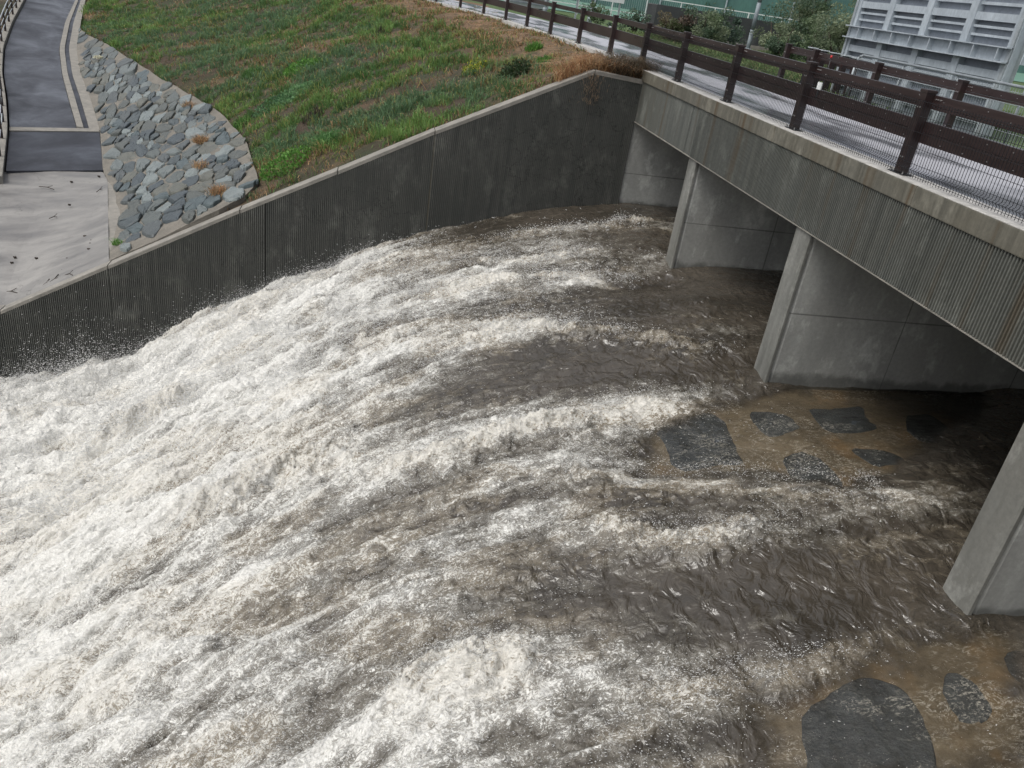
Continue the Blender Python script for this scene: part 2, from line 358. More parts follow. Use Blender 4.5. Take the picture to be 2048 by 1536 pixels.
# keep the strip right behind the wall under the coping
GZ = np.where(XY[:, 1] < .7, np.minimum(GZ, WT(XY[:, 0])-.02), GZ)
KX = np.interp(XY[:, 1], kerb[:, 1], kerb[:, 0])
GZ = np.where(XY[:, 0] > KX-.02, np.minimum(GZ, -.12), GZ)
pp = PR(np.c_[XY, GZ])
grass_poly = [(430, 440), (520, 375), (492, 285), (440, 228), (330, 165), (262, 122), (215, 92), (158, 60), (150, 30), (175, -60), (760, -60), (900, 5), (1000, 30), (1140, 85), (1290, 140), (1190, 142), (870, 262)]
hard_poly = [(160, 61), (175, 74), (215, 94), (262, 125), (330, 168), (440, 231), (490, 287), (515, 375), (425, 441), (215, 540), (-300, 760), (-300, 345), (5, 345), (6, 262), (2, 200), (-6, 150), (-4, 99), (14, 48), (42, 0), (60, -50), (192, -50), (172, 0), (162, 40)]
lowm = inpoly(pp, hard_poly)
GZ = GZ-.55*lowm
ing = inpoly(pp, grass_poly)
GZ = GZ+np.where(ing, (fbm(XY[:, 0]*.8, XY[:, 1]*.8, 4, 3)-.5)*.28, 0)*np.clip((XY[:, 1]-.5)/1.5, 0, 1)*np.clip((KX-XY[:, 0])/1.5, 0, 1)
def dryness(x, y, p):
    kx = np.interp(y, kerb[:, 1], kerb[:, 0]); dk = kx-x
    d = np.clip(1.25-(dk/3.4), 0, 1)*(y > .3)
    e = np.clip((fbm(x*.45+y*.2, y*.8-x*.3, 3, 21)-.60)*6, 0, 1)*.55
    r = np.exp(-((np.abs(x-np.interp(p[:, 1], [60, 165, 228, 285, 375, 440], [-25, -20, -16, -13.5, -11.8, -10.8])))/1.1)**2)*.8*np.clip((p[:, 1]-130)/60, 0, 1)
    return np.clip(np.maximum(np.maximum(d*(.7+.6*fbm(x*.8, y*.8, 3, 5)), e), r), 0, 1)
DRY = dryness(XY[:, 0], XY[:, 1], pp)
nx, ny = len(gx), len(gy); i, j = np.meshgrid(np.arange(nx-1), np.arange(ny-1), indexing='ij'); a = (i*ny+j).ravel()
hill = raw('hillside', np.c_[XY, GZ], np.stack([a, a+ny, a+ny+1, a+1], 1), M_SOIL, smooth=True, attrs={'dry': ('POINT', 'FLOAT', DRY)})
tag(hill, kind='structure')
def ground_z(xy):
    # bilinear lookup in the finished terrain grid
    xi = np.clip(np.searchsorted(gx, xy[:, 0])-1, 0, nx-2); yi = np.clip(np.searchsorted(gy, xy[:, 1])-1, 0, ny-2)
    G = GZ.reshape(nx, ny); fx = (xy[:, 0]-gx[xi])/(gx[xi+1]-gx[xi]); fy = (xy[:, 1]-gy[yi])/(gy[yi+1]-gy[yi])
    return (G[xi, yi]*(1-fx)+G[xi+1, yi]*fx)*(1-fy)+(G[xi, yi+1]*(1-fx)+G[xi+1, yi+1]*fx)*fy
# ------------------------------------------------------------------ road, lawn, path, apron
wide = 4.55
kr = kerb.copy(); n2 = np.gradient(kr, axis=0); n2 /= np.linalg.norm(n2[:, :2], axis=1)[:, None]; nr = np.c_[n2[:, 1], -n2[:, 0], 0*n2[:, 0]]
roadL = np.r_[[[.42, -32, -.03]], [[.42, 0, -.03]], kr[2:]+nr[2:]*.42+[0, 0, -.03]]; roadR = np.r_[[[wide, -32, -.03]], [[wide, 0, -.03]], kr[2:]+nr[2:]*wide+[0, 0, -.03]]
rd = patch('road', roadL, roadR, 120, 12, M_ROAD, depth=.05); tag(rd, kind='structure')
kb = patch('road_kerb', kr, kr+nr*.44, 60, 3, M_KTOP, dz=.0, depth=.3); tag(kb, kind='structure')
mb = MB(); mb.box((wide, -60, -.3), (90, .3, -.05)); mb.box((wide+1.2, .3, -.3), (90, 120, -.06)); mb.add([(-2, 20, -.2), (wide+1.2, 20, -.2), (60, 120, -.2), (-60, 120, -.2)], [(0, 1, 2, 3)]); lw = mb.build('lawn', M_LAWN); tag(lw, kind='structure')
pt = patch('path', P3(path_L[1:]), P3(path_R[1:]), 60, 8, M_PATH, dz=.0, rough=.06); tag(pt, kind='structure')
dm = patch('path_lower_section', np.array([Z(*p) for p in [(12, 342, -7.02), (19, 264, -6.86)]]), np.array([Z(*p) for p in [(206, 341, -6.87), (199, 264, -6.79)]]), 12, 12, M_DARK, dz=.01); tag(dm, kind='structure')
# kerb strips beside the path and the drain line
aR, dR = P3(path_R[1:]), P3(drain_R)
dR = resample(dR, 40); aR = resample(aR, 40)
lerp = lambda t: aR*(1-t)+dR*t
kk = patch('path_kerb', lerp(.02), lerp(.32), 60, 2, M_COPE, dz=.05); tag(kk, kind='structure')
kd = patch('drain', lerp(.33), lerp(.56), 60, 2, M_DARK, dz=.0); tag(kd, kind='structure')
ks = patch('path_side_strip', lerp(.57), lerp(1.06), 60, 2, M_COPE, dz=.04); tag(ks, kind='structure')
cs = patch('path_joint_kerb', np.array([Z(19, 256, -6.84), Z(196, 259, -6.77)]), np.array([Z(19, 263, -6.86), Z(199, 265, -6.79)]), 20, 2, M_COPE, dz=.045); tag(cs, kind='structure')
apA = np.array([Z(-200, 345, -8.0), Z(12, 343, -7.07), Z(120, 343, -6.97), Z(206, 343, -6.9), Z(215, 352, -6.9)])
apB = np.array([[-24, .34, WT(-24)-.03], [-19.5, .34, WT(-19.5)-.03], [-16.13, .34, -8.01], [-14.3, .34, WT(-14.3)-.03], [-13.45, .34, WT(-13.45)-.03]])
apB = apB
ap = patch('apron', apA, apB, 50, 50, M_APRON, dz=-.0, rough=.10); tag(ap, kind='structure')
SB = resample(P3(rip_bot[:4]), 30); SB[:, 1] = np.maximum(SB[:, 1], .37); SA = resample(np.array([apB[-1]+[-.02, .03, -.02], apA[-1]+[0, 0, -.02]]), 30)
strip = patch('apron_edge_strip', SA, SB+[.25, .0, .06], 40, 5, M_COPE, depth=.5); tag(strip, kind='structure')
# ------------------------------------------------------------------ stone facing
ft = empty('stone_facing', 'sloping facing of blue grey stones set in mortar between asphalt path and grass', 'stone facing')
TB = resample(P3(rip_bot, .0), 40); TT = resample(P3(rip_top, .04), 40)
TB[:, :2] += 0; u = np.linspace(0, 1, 14)[None, :, None]; GR = TB[:, None]*(1-u)+TT[:, None]*u
TB[:, 1] = np.maximum(TB[:, 1], .37); TT[:, 1] = np.maximum(TT[:, 1], .37)
patch('mortar_bed', TB, TT, 50, 30, M_MORT, ft, dz=.03, depth=.5, rough=.14)
def rp(uu, vv):  # uu along the facing 0..1, vv across
    a = np.stack([np.interp(uu*39, np.arange(40), TB[:, k]) for k in range(3)], -1); b = np.stack([np.interp(uu*39, np.arange(40), TT[:, k]) for k in range(3)], -1)
    return a*(1-vv[..., None])+b*vv[..., None]
def clip(poly, p, n):
    out = []
    for k in range(len(poly)):
        a, b = poly[k], poly[(k+1) % len(poly)]; da, db = (a-p)@n, (b-p)@n
        if da <= 0: out.append(a)
        if da*db < 0: out.append(a+(b-a)*(da/(da-db)))
    return out
# seeds in a metric frame lying on the surface: q = (x, y) stretched so that stones come out elongated
RXY = np.r_[TB[:, :2], TT[::-1, :2]]
# metric frame for the stone layout: x, y sheared so that the blocks lie across the fall line, slightly longer than wide
_g = [GR[18, 6], GR[26, 6], GR[18, 10]]; _q = [PR(v_) for v_ in _g]
_J = np.stack([_q[1]-_q[0], _q[2]-_q[0]], 1)@np.linalg.inv(np.stack([(_g[1]-_g[0])[:2], (_g[2]-_g[0])[:2]], 1)); _J = _J/math.sqrt(abs(np.linalg.det(_J)))
_r = math.radians(-33); _R = np.array([[math.cos(_r), math.sin(_r)], [-math.sin(_r), math.cos(_r)]]); _K = np.diag([1/math.sqrt(2.1), math.sqrt(2.1)])@_R@_J; _KI = np.linalg.inv(_K)
lo, hi = RXY.min(0), RXY.max(0); seeds = []
tries = RS.rand(9000, 2)*(hi-lo)+lo; tries = tries[inpoly(tries, RXY)]
for q in tries:
    s = _K@q; r = .50+.19*math.sin(q[0]*3.1+q[1]*1.7)
    if all(np.linalg.norm(s-t) > r for t in seeds): seeds.append(s)
seeds = np.array(seeds)
TBT = RBF(np.r_[TB[::3, :2], TT[::3, :2], (GR[::4, 6, :2])], np.r_[TB[::3, 2], TT[::3, 2], GR[::4, 6, 2]], .001)
sv_, sf_, st_ = [], [], []
for k, s in enumerate(seeds):
    poly = [s+np.array(p)*.8 for p in ((-1, -.8), (-.8, -1), (.9, -1), (1, -.8), (1, .8), (.8, 1), (-.8, 1), (-1, .8))]
    d = np.linalg.norm(seeds-s, axis=1); o = np.argsort(d)[1:14]
    for m in o:
        n_ = seeds[m]-s; poly = clip(poly, s+n_*.5, n_)
        if len(poly) < 3: break
    if len(poly) < 3: continue
    poly = np.array(poly); c = poly.mean(0)
    g = random.uniform(.88, .97); poly = c+(poly-c)*g
    # chaikin rounding + roughening
    for f_ in (.18, .25):
        nx_ = np.roll(poly, -1, 0); poly = np.stack([poly*(1-f_)+nx_*f_, poly*f_+nx_*(1-f_)], 1).reshape(-1, 2)
    poly = poly+RS.randn(*poly.shape)*.014
    W = poly@_KI.T; cw = W.mean(0)
    if not inpoly(cw[None], RXY)[0] : continue
    for _ in range(12): o_ = ~inpoly(W, RXY); W[o_] = cw+(W[o_]-cw)*.85
    hgt = random.uniform(.04, .13); tilt = RS.randn(2)*.07; m_ = len(W); rings = []
    for sc, hh in ((1.03, -.15), (1.0, .45), (.93, .85), (.72, 1.0)):
        R = cw+(W-cw)*sc; zz = TBT(R)+.03+hgt*hh+((R-cw)@tilt)*(hh > 0)+(RS.randn(m_)*.012 if hh > 0 else 0); rings.append(np.c_[R, zz])
    b = len(sv_); top = rings[-1].mean(0); top[2] += random.uniform(0, .03)
    for R in rings: sv_ += R.tolist()
    sv_.append(top.tolist())
    for r in range(3):
        for q in range(m_): q2 = (q+1) % m_; sf_.append((b+r*m_+q, b+r*m_+q2, b+(r+1)*m_+q2, b+(r+1)*m_+q))
    for q in range(m_): sf_.append((b+3*m_+q, b+3*m_+(q+1) % m_, b+4*m_))
    tn = random.choice([(.7, .7, .7), (.55, .6, .62), (.85, .85, .8), (.5, .55, .6), (1.2, 1.2, 1.15), (1.0, .9, .75), (.65, .75, .78), (1.6, 1.6, 1.55), (.75, .72, .65)]); st_ += [(*tn, 1)]*(4*m_+1)
me = bpy.data.meshes.new('stones'); me.from_pydata(sv_, [], sf_); fixn(me); me.materials.append(M_STONE)
at = me.attributes.new('tint', 'FLOAT_COLOR', 'POINT'); at.data.foreach_set('color', np.array(st_, np.float32).ravel())
stn = bpy.data.objects.new('stones', me); C.objects.link(stn); stn.parent = ft
# ------------------------------------------------------------------ wing wall
def ribbed(name, axis, u0, u1, ztop, zbot, depth, mat, parent, pitch=.05, thick=.3, sgn=-1, base=0.):
    # vertical ribs in one sheet: profile along u, sticking out towards sgn
    n = int(round(abs(u1-u0)/pitch)); us, ds = [], []
    for k in range(n):
        a = u0+(u1-u0)*k/n; st = (u1-u0)/n
        for f_, d_ in ((0, 0), (.42, 0), (.52, 1), (.90, 1)): us.append(a+st*f_); ds.append(d_)
    us.append(u1); ds.append(0); us = np.array(us); ds = np.array(ds)*depth*sgn+base
    nz = 2; V = []
    for u_, d_ in zip(us, ds):
        for z_ in (zbot, ztop(u_)): V.append((u_, d_, z_) if axis == 'x' else (d_, u_, z_))
    m = len(us); F = [(2*k, 2*k+2, 2*k+3, 2*k+1) for k in range(m-1)]
    b = len(V)  # closing body behind
    back = base-sgn*thick
    for u_ in (u0, u1):
        for z_ in (zbot, ztop(u_)): V.append((u_, back, z_) if axis == 'x' else (back, u_, z_))
    F += [(0, 1, b+1, b), (2*m-2, b+2, b+3, 2*m-1), (b, b+1, b+3, b+2), (0, b, b+2, 2*m-2)]
    return raw(name, V, [f for f in F], mat, parent)
ww = empty('wing_wall', 'long dark ribbed concrete wing wall sloping down beside the torrent', 'retaining wall')
segs = [(0, -1.31), (-1.31, -5.22), (-5.22, -10.05), (-10.05, -13.38), (-13.38, -16.13), (-16.13, -30)]
for a_, b_ in [(0, -1.31), (-1.31, -5.2), (-5.215, -9.4), (-9.415, -13.36), (-13.375, -16.13), (-16.13, -24)]:
    ribbed('wall_panel', 'x', a_-.004, b_+.004, lambda u_: WT(u_)-.10, -12.5, .034, M_WALL, ww, thick=.28)
mb = MB()
cp = [0, -1.31, -5.22, -7.62, -10.05, -13.38, -16.13, -24]
for a_, b_ in zip(cp[:-1], cp[1:]):
    za, zb2 = WT(a_), WT(b_); e = .012
    vs_ = []
    for x_, z_ in ((a_-e if a_ else a_, za), (b_+e, zb2)):
        vs_ += [(x_, -.035, z_-.105), (x_, -.035, z_-.015), (x_, -.02, z_), (x_, .36, z_), (x_, .36, z_-.105)]
    mb.add(vs_, [(0, 1, 2, 3, 4), (9, 8, 7, 6, 5)]+[(k, k+5, (k+1) % 5+5, (k+1) % 5) for k in range(5)])
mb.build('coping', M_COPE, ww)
mb = MB()
for x_ in (-5.207,): mb.box((x_-.025, -.012, -12), (x_+.025, .05, WT(x_)-.13))
mb.build('joint_strip', M_KERB, ww)
mb = MB(); mb.box((-24, .02, -12.5), (-.02, .3, -12.4)); mb.build('footing', M_WALL, ww)
# ------------------------------------------------------------------ bridge
br = empty('bridge', 'low concrete road bridge over box culverts with ribbed edge face', 'bridge')
LEN = -32
def bed(s, t): return np.interp(s, [-14, -3, 0, 1.9, 3.2, 4.6, 5.9, 7.5, 9.2, 10.9, 12.8, 14.5, 16.4, 20, 40], [-3.35, -3.45, -3.58, -3.95, -4.3, -4.75, -5.25, -5.98, -6.85, -7.95, -9.3, -10.0, -10.6, -11.2, -11.5])-.32-.017*t
ribbed('edge_face', 'y', -4.3, LEN, lambda u_: -.27, -1.28, .026, M_FASC, br, thick=.35, sgn=-1)
mb = MB(); mb.box((-.006, 0, -1.28), (.3, -4.29, -.27)); mb.box((-.012, -3.86, -1.28), (.2, -3.9, -.27)); mb.build('smooth_edge_face', M_FASC, br)
mb = MB(); mb.box((-.03, -.0, -1.297), (.3, LEN, -1.283)); mb.build('drip_edge', M_COPE, br)
mb = MB()
for k in range(11): a_ = -.0-k*3.0; mb.box((-.045, a_-.004, -.27), (.43, a_-2.996, -.012), .012)
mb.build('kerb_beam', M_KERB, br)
mb = MB()
for k in range(32): a_ = -k*1.0; mb.box((-.035, a_, -.012), (.42, a_-.995, 0.0), .003)
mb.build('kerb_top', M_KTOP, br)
mb = MB(); mb.box((.3, 0, -1.0), (14, LEN, -.32)); mb.build('deck_slab', M_SOFF, br)
for k, (t0, t1) in enumerate([(4.28, 4.68), (9.42, 9.88), (14.93, 15.37), (20.4, 20.85)]):
    m = MB(); m.prism([(.004, -t0), (.004, -t1+.02), (.022, -t1), (.07, -t1), (.07, -t0)], -6.5, -1.29); m.build('pier', M_PIER, br)
    m = MB(); m.prism([(.071, -t0-.03), (.071, -t1+.045), (.14, -t1+.015), (14, -t1+.015), (14, -t0-.03)], -6.5, -1.302); m.build('culvert_wall', M_CULV, br)
m = MB(); m.box((.0, .02, -6.5), (14, .6, -.33)); m.build('abutment', M_CULV, br)
m = MB(); m.box((13.9, .5, -6.5), (14.4, LEN, -.33)); m.build('culvert_light_block', M_BWALL, br)  # added end wall, shuts daylight out of the lengthened culverts
# ------------------------------------------------------------------ channel bed
bs = np.arange(-14, 24, .1); bt = np.arange(0, 30.01, .1); BS, BT = np.meshgrid(bs, bt, indexing='ij')
Vb = np.stack([-BS, -BT, bed(BS, BT)], -1).reshape(-1, 3); n_t = len(bt); i, j = np.meshgrid(np.arange(len(bs)-1), np.arange(n_t-1), indexing='ij'); a = (i*n_t+j).ravel()
def flecks(n, c, k=.8):
    v = n.mapv((.6, 1, 1)); L = n.mr(n.math('ABSOLUTE', n.math('SUBTRACT', n.noise(8, 5, .75, v, 1.3), .5)), 0, .045, 1, 0, True)
    m_ = n.math('MULTIPLY', n.mr(n.noise(1.1, 4, .7, v), .44, .6, 0, 1, True), n.mr(n.noise(30, 3, .7, v), .42, .6))
    sp = n.mr(n.noise(42, 2, .6, v), .74, .79)
    return n.mix(n.math('MULTIPLY', n.math('MAXIMUM', n.math('MULTIPLY', L, m_), n.math('MULTIPLY', sp, .8)), k), c, (.62, .62, .60))
def bed_mat():
    n = NT('wet_bed_concrete'); f = n.noise(1.2, 6, .65, n.mapv((.5, 1.4, 1)), .6); g = n.noise(14, 5, .7)
    c = n.mix(n.mr(f, .35, .65), (.085, .072, .054), (.17, .145, .108)); c = n.mix(n.mr(g, .45, .7, 0, .5), c, (.06, .046, .03))
    o = n.noise(.8, 4, .6, n.mapv((1, 1, 1), (4, 2, 0))); c = n.mix(n.mr(o, .50, .68, 0, .6), c, (.25, .165, .085))
    c = flecks(n, c)
    return n.out(c, n.mr(f, .3, .7, .10, .3), n.bump(g, .5, .03), spec=.6)
M_BED = bed_mat()
BEDZ = bed(BS, BT)
bd = raw('channel_bed', Vb, np.stack([a, a+n_t, a+n_t+1, a+1], 1), M_BED, smooth=True); tag(bd, kind='structure')
# near bank wall so that the channel is closed on the camera's side
mb = MB(); mb.box((-24, -30, -12.5), (0, -30.4, -3)); nb = mb.build('near_bank_wall', M_WALL); tag(nb, 'plain concrete bank wall on the near side of the channel', 'retaining wall')
# ------------------------------------------------------------------ water
WS = np.array([-14, -3, 0, 1.9, 3.2, 4.6, 5.9, 7.5, 9.2, 10.9, 12.8, 14.5, 16.4, 20, 40]); WZ = np.array([-3.30, -3.38, -3.47, -3.83, -4.2, -4.63, -5.12, -5.84, -6.7, -7.75, -9.05, -9.6, -10.1, -10.6, -10.9])
def wz(s, t): return np.interp(s, WS, WZ)-.035*np.clip(t, 0, 22)*np.interp(s, [0, 2, 6], [1, .9, .5])
def on_water(px, py):
    r = wray(px, py); r = r/np.linalg.norm(r); lo_, hi_ = 1., 80.
    for k in range(40):
        m = .5*(lo_+hi_); P = CAM+r*m
        if P[2] > wz(-P[0], -P[1]): lo_ = m
        else: hi_ = m
    P = CAM+r*lo_; return -P[0], -P[1]
foam_px = """1260 420 0|1150 430 .05|1050 440 .15|950 455 .25|860 475 .45|780 490 .7|1050 470 .35|1180 455 .25|1300 445 .45|1330 480 .1|1250 490 .2|1150 500 .55|1000 510 .4|900 520 .6|820 530 .8|700 540 .95|600 580 1
1250 520 .35|1150 545 .7|1050 560 .6|950 565 .8|850 580 .85|1320 560 .05|1450 560 .0|1400 600 .12|1300 600 .15|1200 600 .25|1100 600 .35|1000 605 .55|900 620 .7|800 620 .85|700 640 .95|1500 620 .05|1450 640 .2|1350 640 .15|1250 650 .2|1150 660 .45|1050 655 .9|960 670 .95|860 690 .75|750 700 .9|650 700 .9
1500 690 .35|1420 700 .2|1300 710 .08|1200 700 .05|1100 700 .08|1000 720 .2|900 730 .5|1450 750 .05|1350 750 .02|1250 750 .03|1150 760 .08|1050 770 .25|950 780 .3|900 800 .25|850 760 .55|750 780 .9|650 760 .95|500 760 1|400 720 1|300 760 1|200 800 1|100 850 1|50 900 1
1380 790 .7|1300 800 .75|1200 830 .8|1100 810 .7|1000 840 .75|900 850 .6|800 870 .8|700 880 .7|1250 880 .4|1150 880 .6|1050 900 .45|950 900 .75|850 930 .65|750 950 .75|650 960 .8|500 900 .95|400 950 .9|300 1000 .95|150 1000 1
1300 960 .5|1200 950 .6|1100 940 .85|1000 960 .6|900 990 .65|800 1000 .5|700 1030 .55|600 1080 .6|450 1070 .6|300 1120 .75|150 1180 .95|50 1100 1
1950 1000 .6|1850 995 .7|1750 985 .65|1650 980 .5|1550 980 .5|1450 990 .4|1350 990 .5|1250 1010 .6|1150 1020 .65|1050 1030 .6|950 1050 .65|850 1080 .6|1900 1050 .35|1800 1050 .4|1700 1040 .5|1600 1050 .4|1500 1060 .45|1430 1070 .65|1300 1060 .5|1200 1080 .55|1100 1090 .6|1000 1100 .7|900 1130 .65|700 1150 .6|500 1180 .65
1880 1100 .15|1800 1110 .1|1700 1110 .1|1600 1120 .05|1500 1120 .05|1400 1120 .1|1300 1130 .25|1200 1140 .4|1100 1160 .55|1850 1160 .1|1700 1180 .02|1550 1180 .0|1400 1180 .02|1300 1190 .08|1200 1200 .2|1100 1210 .35|1000 1200 .45|850 1220 .7|700 1250 .8|500 1300 .85|300 1280 .85|150 1350 .95
1800 1260 .2|1700 1250 .05|1600 1250 .02|1450 1250 .08|1300 1260 .15|1200 1260 .45|1100 1270 .75|1000 1280 .9|850 1290 .95|1700 1310 .6|1600 1330 .55|1500 1340 .5|1400 1350 .55|1300 1340 .6|1200 1340 .7|1100 1370 .8|950 1400 .7|800 1400 .75
1500 1420 .45|1400 1430 .5|1300 1440 .6|1200 1450 .7|1500 1500 .45|1380 1510 .75|1250 1520 .8|1100 1500 .7|900 1500 .75|700 1450 .8|500 1450 .8|300 1500 .85|100 1500 .9|50 1250 1|600 1530 .8
2000 900 .15|1950 850 .1|1900 930 .2|1800 930 .25|2040 1000 .1|2040 900 .1|1980 960 .2|2000 800 .1
1750 1340 .4|1900 1400 .35|2000 1350 .3|1800 1480 .35|1950 1480 .4|2040 1500 .45|1700 1500 .4|1600 1450 .4"""
fp = []
for tok in foam_px.replace('\n', '|').split('|'):
    q = tok.split(); s_, t_ = on_water(float(q[0]), float(q[1])); fp.append((s_, t_, float(q[2])))
fp += [(-3, 3, 0), (-3, 8, .0), (-3, 13, 0), (-3, 18, 0), (-8, 10, 0), (20, 5, 1), (20, 15, 1), (20, 25, .9), (10, 29, .9), (0, 29, .3), (5, 29, .6), (-3, 26, .1)]
fp = np.array(fp)
ds = .03; us_ = np.concatenate([np.arange(-9, -.5, .1), np.arange(-.5, 17.5, ds), np.arange(17.5, 24, .12)])
ts_ = np.concatenate([np.arange(0.0, 6, .04), np.arange(6, 22, .026), np.arange(22, 29.9, .08)])
S, T = np.meshgrid(us_, ts_, indexing='ij')
# foam density: normalised gaussian interpolation of the samples
cs_, ct_ = np.linspace(-9, 24, 331), np.linspace(0, 30, 301); CS, CT = np.meshgrid(cs_, ct_, indexing='ij')
num = np.zeros_like(CS); den = np.zeros_like(CS)
for s_, t_, v_ in fp:
    d2 = ((CS-s_)/1.5)**2+((CT-t_)/.75)**2; k_ = np.exp(-d2*2.2)+1e-4/(1+d2*d2); num += k_*v_; den += k_
FC = num/den
def grid_lookup(G, s, t):
    a = (s-cs_[0])/(cs_[1]-cs_[0]); b = (t-ct_[0])/(ct_[1]-ct_[0]); a = np.clip(a, 0, len(cs_)-1.001); b = np.clip(b, 0, len(ct_)-1.001)
    ai, bi = a.astype(int), b.astype(int); fa, fb = a-ai, b-bi
    return (G[ai, bi]*(1-fa)+G[ai+1, bi]*fa)*(1-fb)+(G[ai, bi+1]*(1-fa)+G[ai+1, bi+1]*fa)*fb
# crest lines (standing waves) traced where they stand in the channel: (points, height, width)
crests = [([(1505, 692), (1380, 690), (1250, 668), (1130, 660), (1040, 655), (950, 680), (860, 700)], .16, .28),
          ([(1425, 790), (1370, 790), (1280, 805), (1180, 840), (1060, 850), (950, 880), (850, 920), (740, 940), (600, 1000)], .20, .3),
          ([(1965, 1000), (1870, 1000), (1760, 985), (1640, 975), (1500, 965), (1380, 950), (1280, 945), (1120, 945), (1000, 970)], .26, .3),
          ([(1620, 1045), (1500, 1055), (1420, 1075), (1340, 1085), (1200, 1050), (1060, 1060)], .18, .26),
          ([(1830, 1245), (1720, 1290), (1620, 1325), (1500, 1345), (1350, 1375), (1180, 1385)], .16, .22),
          ([(1345, 440), (1290, 440), (1200, 455), (1080, 465), (960, 480)], .10, .22),
          ([(1340, 548), (1250, 560), (1150, 550), (1000, 560), (850, 590), (700, 640)], .10, .25),
          ([(1230, 500), (1100, 515), (950, 525), (800, 560)], .08, .25),
          ([(760, 870), (600, 930), (450, 1000), (300, 1060)], .30, .45),
          ([(1100, 1300), (950, 1330), (700, 1400)], .22, .4), ([(430, 760), (300, 830), (150, 900)], .3, .5)]
def crest_field(s, t):
    H = np.zeros_like(s); Fm = np.zeros_like(s)
    for L, h_, w_ in crests:
        P = np.array([on_water(*p) for p in L]); best = np.full(s.shape, 9.); par = np.zeros_like(s); sg = np.zeros_like(s)
        seg = len(P)-1
        for k in range(seg):
            a_, b_ = P[k], P[k+1]; d = b_-a_; L2 = d@d
            u_ = np.clip(((s-a_[0])*d[0]+(t-a_[1])*d[1])/L2, 0, 1); dx = s-(a_[0]+u_*d[0]); dy = t-(a_[1]+u_*d[1]); q = np.hypot(dx, dy)
            m = q < best; best = np.where(m, q, best); par = np.where(m, (k+u_)/seg, par); sg = np.where(m, dy, sg)
        env = smoothstep(par*3.2+.06)*smoothstep((1.02-par)*3)
        wob = .6+.9*fbm(s*1.3, t*1.3, 3, 77)
        wid = w_*np.where(sg > 0, 1.5, .75)
        br_ = .15+1.25*smoothstep((fbm(s*3.4, t*4.6, 4, 83, .65)-.32)*3); g = np.exp(-(best/wid)**2)*env*wob*br_; H = np.maximum(H, g*h_*.62); Fm = np.maximum(Fm, np.exp(-(best/(wid*.8))**2)*env*wob)
    return H, Fm
# thin-water windows over the bed beside the piers: water lies low there and the bed shows
expA = [on_water(*p) for p in [(1300, 838), (1420, 785), (1500, 755), (1530, 750), (1700, 745), (1960, 735), (2010, 800), (1880, 880), (1800, 935), (1700, 962), (1560, 950), (1480, 938), (1380, 940), (1290, 930)]]
expB = [on_water(*p) for p in [(1660, 1320), (1780, 1265), (1880, 1205), (1925, 1230), (2060, 1200), (2090, 1560), (1480, 1560), (1500, 1480), (1500, 1380)]]
expC = [on_water(*p) for p in [(1240, 560), (1300, 545), (1335, 546), (1345, 556), (1290, 556)]]
def polydist(P, poly):
    # signed distance (positive inside)
    d = np.full(len(P), 99.); n = len(poly)
    for k in range(n):
        a_ = np.array(poly[k]); b_ = np.array(poly[(k+1) % n]); e = b_-a_; u_ = np.clip(((P-a_)@e)/(e@e), 0, 1)
        d = np.minimum(d, np.linalg.norm(P-a_-u_[:, None]*e, axis=1))
    return np.where(inpoly(P, poly), d, -d)
ex = np.full(CS.shape, 0.); exz = np.full(CS.shape, 0.)
pts = np.stack([CS.ravel(), CT.ravel()], 1)
for poly in (expA, expB, expC):
    dd = polydist(pts, poly).reshape(CS.shape); dd = dd+(fbm(CS*2.2, CT*2.2, 3, 8)-.5)*.5; ex = np.maximum(ex, smoothstep((dd+.3)/.75)); exz = np.maximum(exz, smoothstep((dd+1.25)/1.5))
SF = S.ravel(); TF = T.ravel()
FO = grid_lookup(FC, SF, TF); EX = grid_lookup(ex, SF, TF); EXZ = grid_lookup(exz, SF, TF)
CH, CF = crest_field(SF, TF)
TW = TF-.22*SF*smoothstep((SF-3)/9)+.25*(fbm(SF*.4, TF*.5, 2, 3)-.5)
wob1 = fbm(SF*.5, TW*2.3, 4, 1); turb = fbm(SF*1.5, TW*4.0, 4, 9, .6, True); spk = fbm(SF*6, TW*11, 3, 33, .6, True)
amp = .03+.15*FO*smoothstep((SF-1)/5)+.12*smoothstep((SF-8)/5)
mid = fbm(SF*1.1, TF*1.9, 3, 55)
H = (wob1-.5)*amp*1.9+(turb-.55)*amp*.9*(.25+FO)+(mid-.5)*.5*smoothstep((SF-4)/6)+CH
spk2 = fbm(SF*13, TW*19, 2, 35, .6, True); H += (spk-.5)*(.008+.06*FO+.06*np.clip(CF, 0, 1))+(spk2-.5)*(.003+.04*FO+.045*np.clip(CF, 0, 1))
rip = fbm(SF*3.2+1.5*wob1, TF*4.5, 3, 61, .45); H += (rip-.5)*.06
ZW = wz(SF, TF)+H*(1-.6*EXZ)
# along the far wall the sheet rides up a little
bz = bed(SF, TF)
sink = .028
ZW = ZW*(1-EXZ)+(bz+sink+.10*(1-EX)+(spk-.5)*.03+(rip-.5)*.03)*EXZ; ZW = np.maximum(ZW, bz+.012)
ZW += .05*np.exp(-TF/.12)*smoothstep(SF/3)
patchn = fbm(SF*.45, TW*1.7, 4, 101); FOAM = (1-.55*EX)*np.clip(FO*(.74+.14*smoothstep((SF-6)/6))+.30*CF+(turb-.55)*.5*np.clip(FO*1.6, 0, 1)+(patchn-.5)*.95*np.clip(FO*2, 0, 1)*(1-.5*FO)+(H-CH)*.8*FO, 0, 1.1)
nt_ = len(ts_); i, j = np.meshgrid(np.arange(len(us_)-1), np.arange(nt_-1), indexing='ij'); a = (i*nt_+j).ravel()
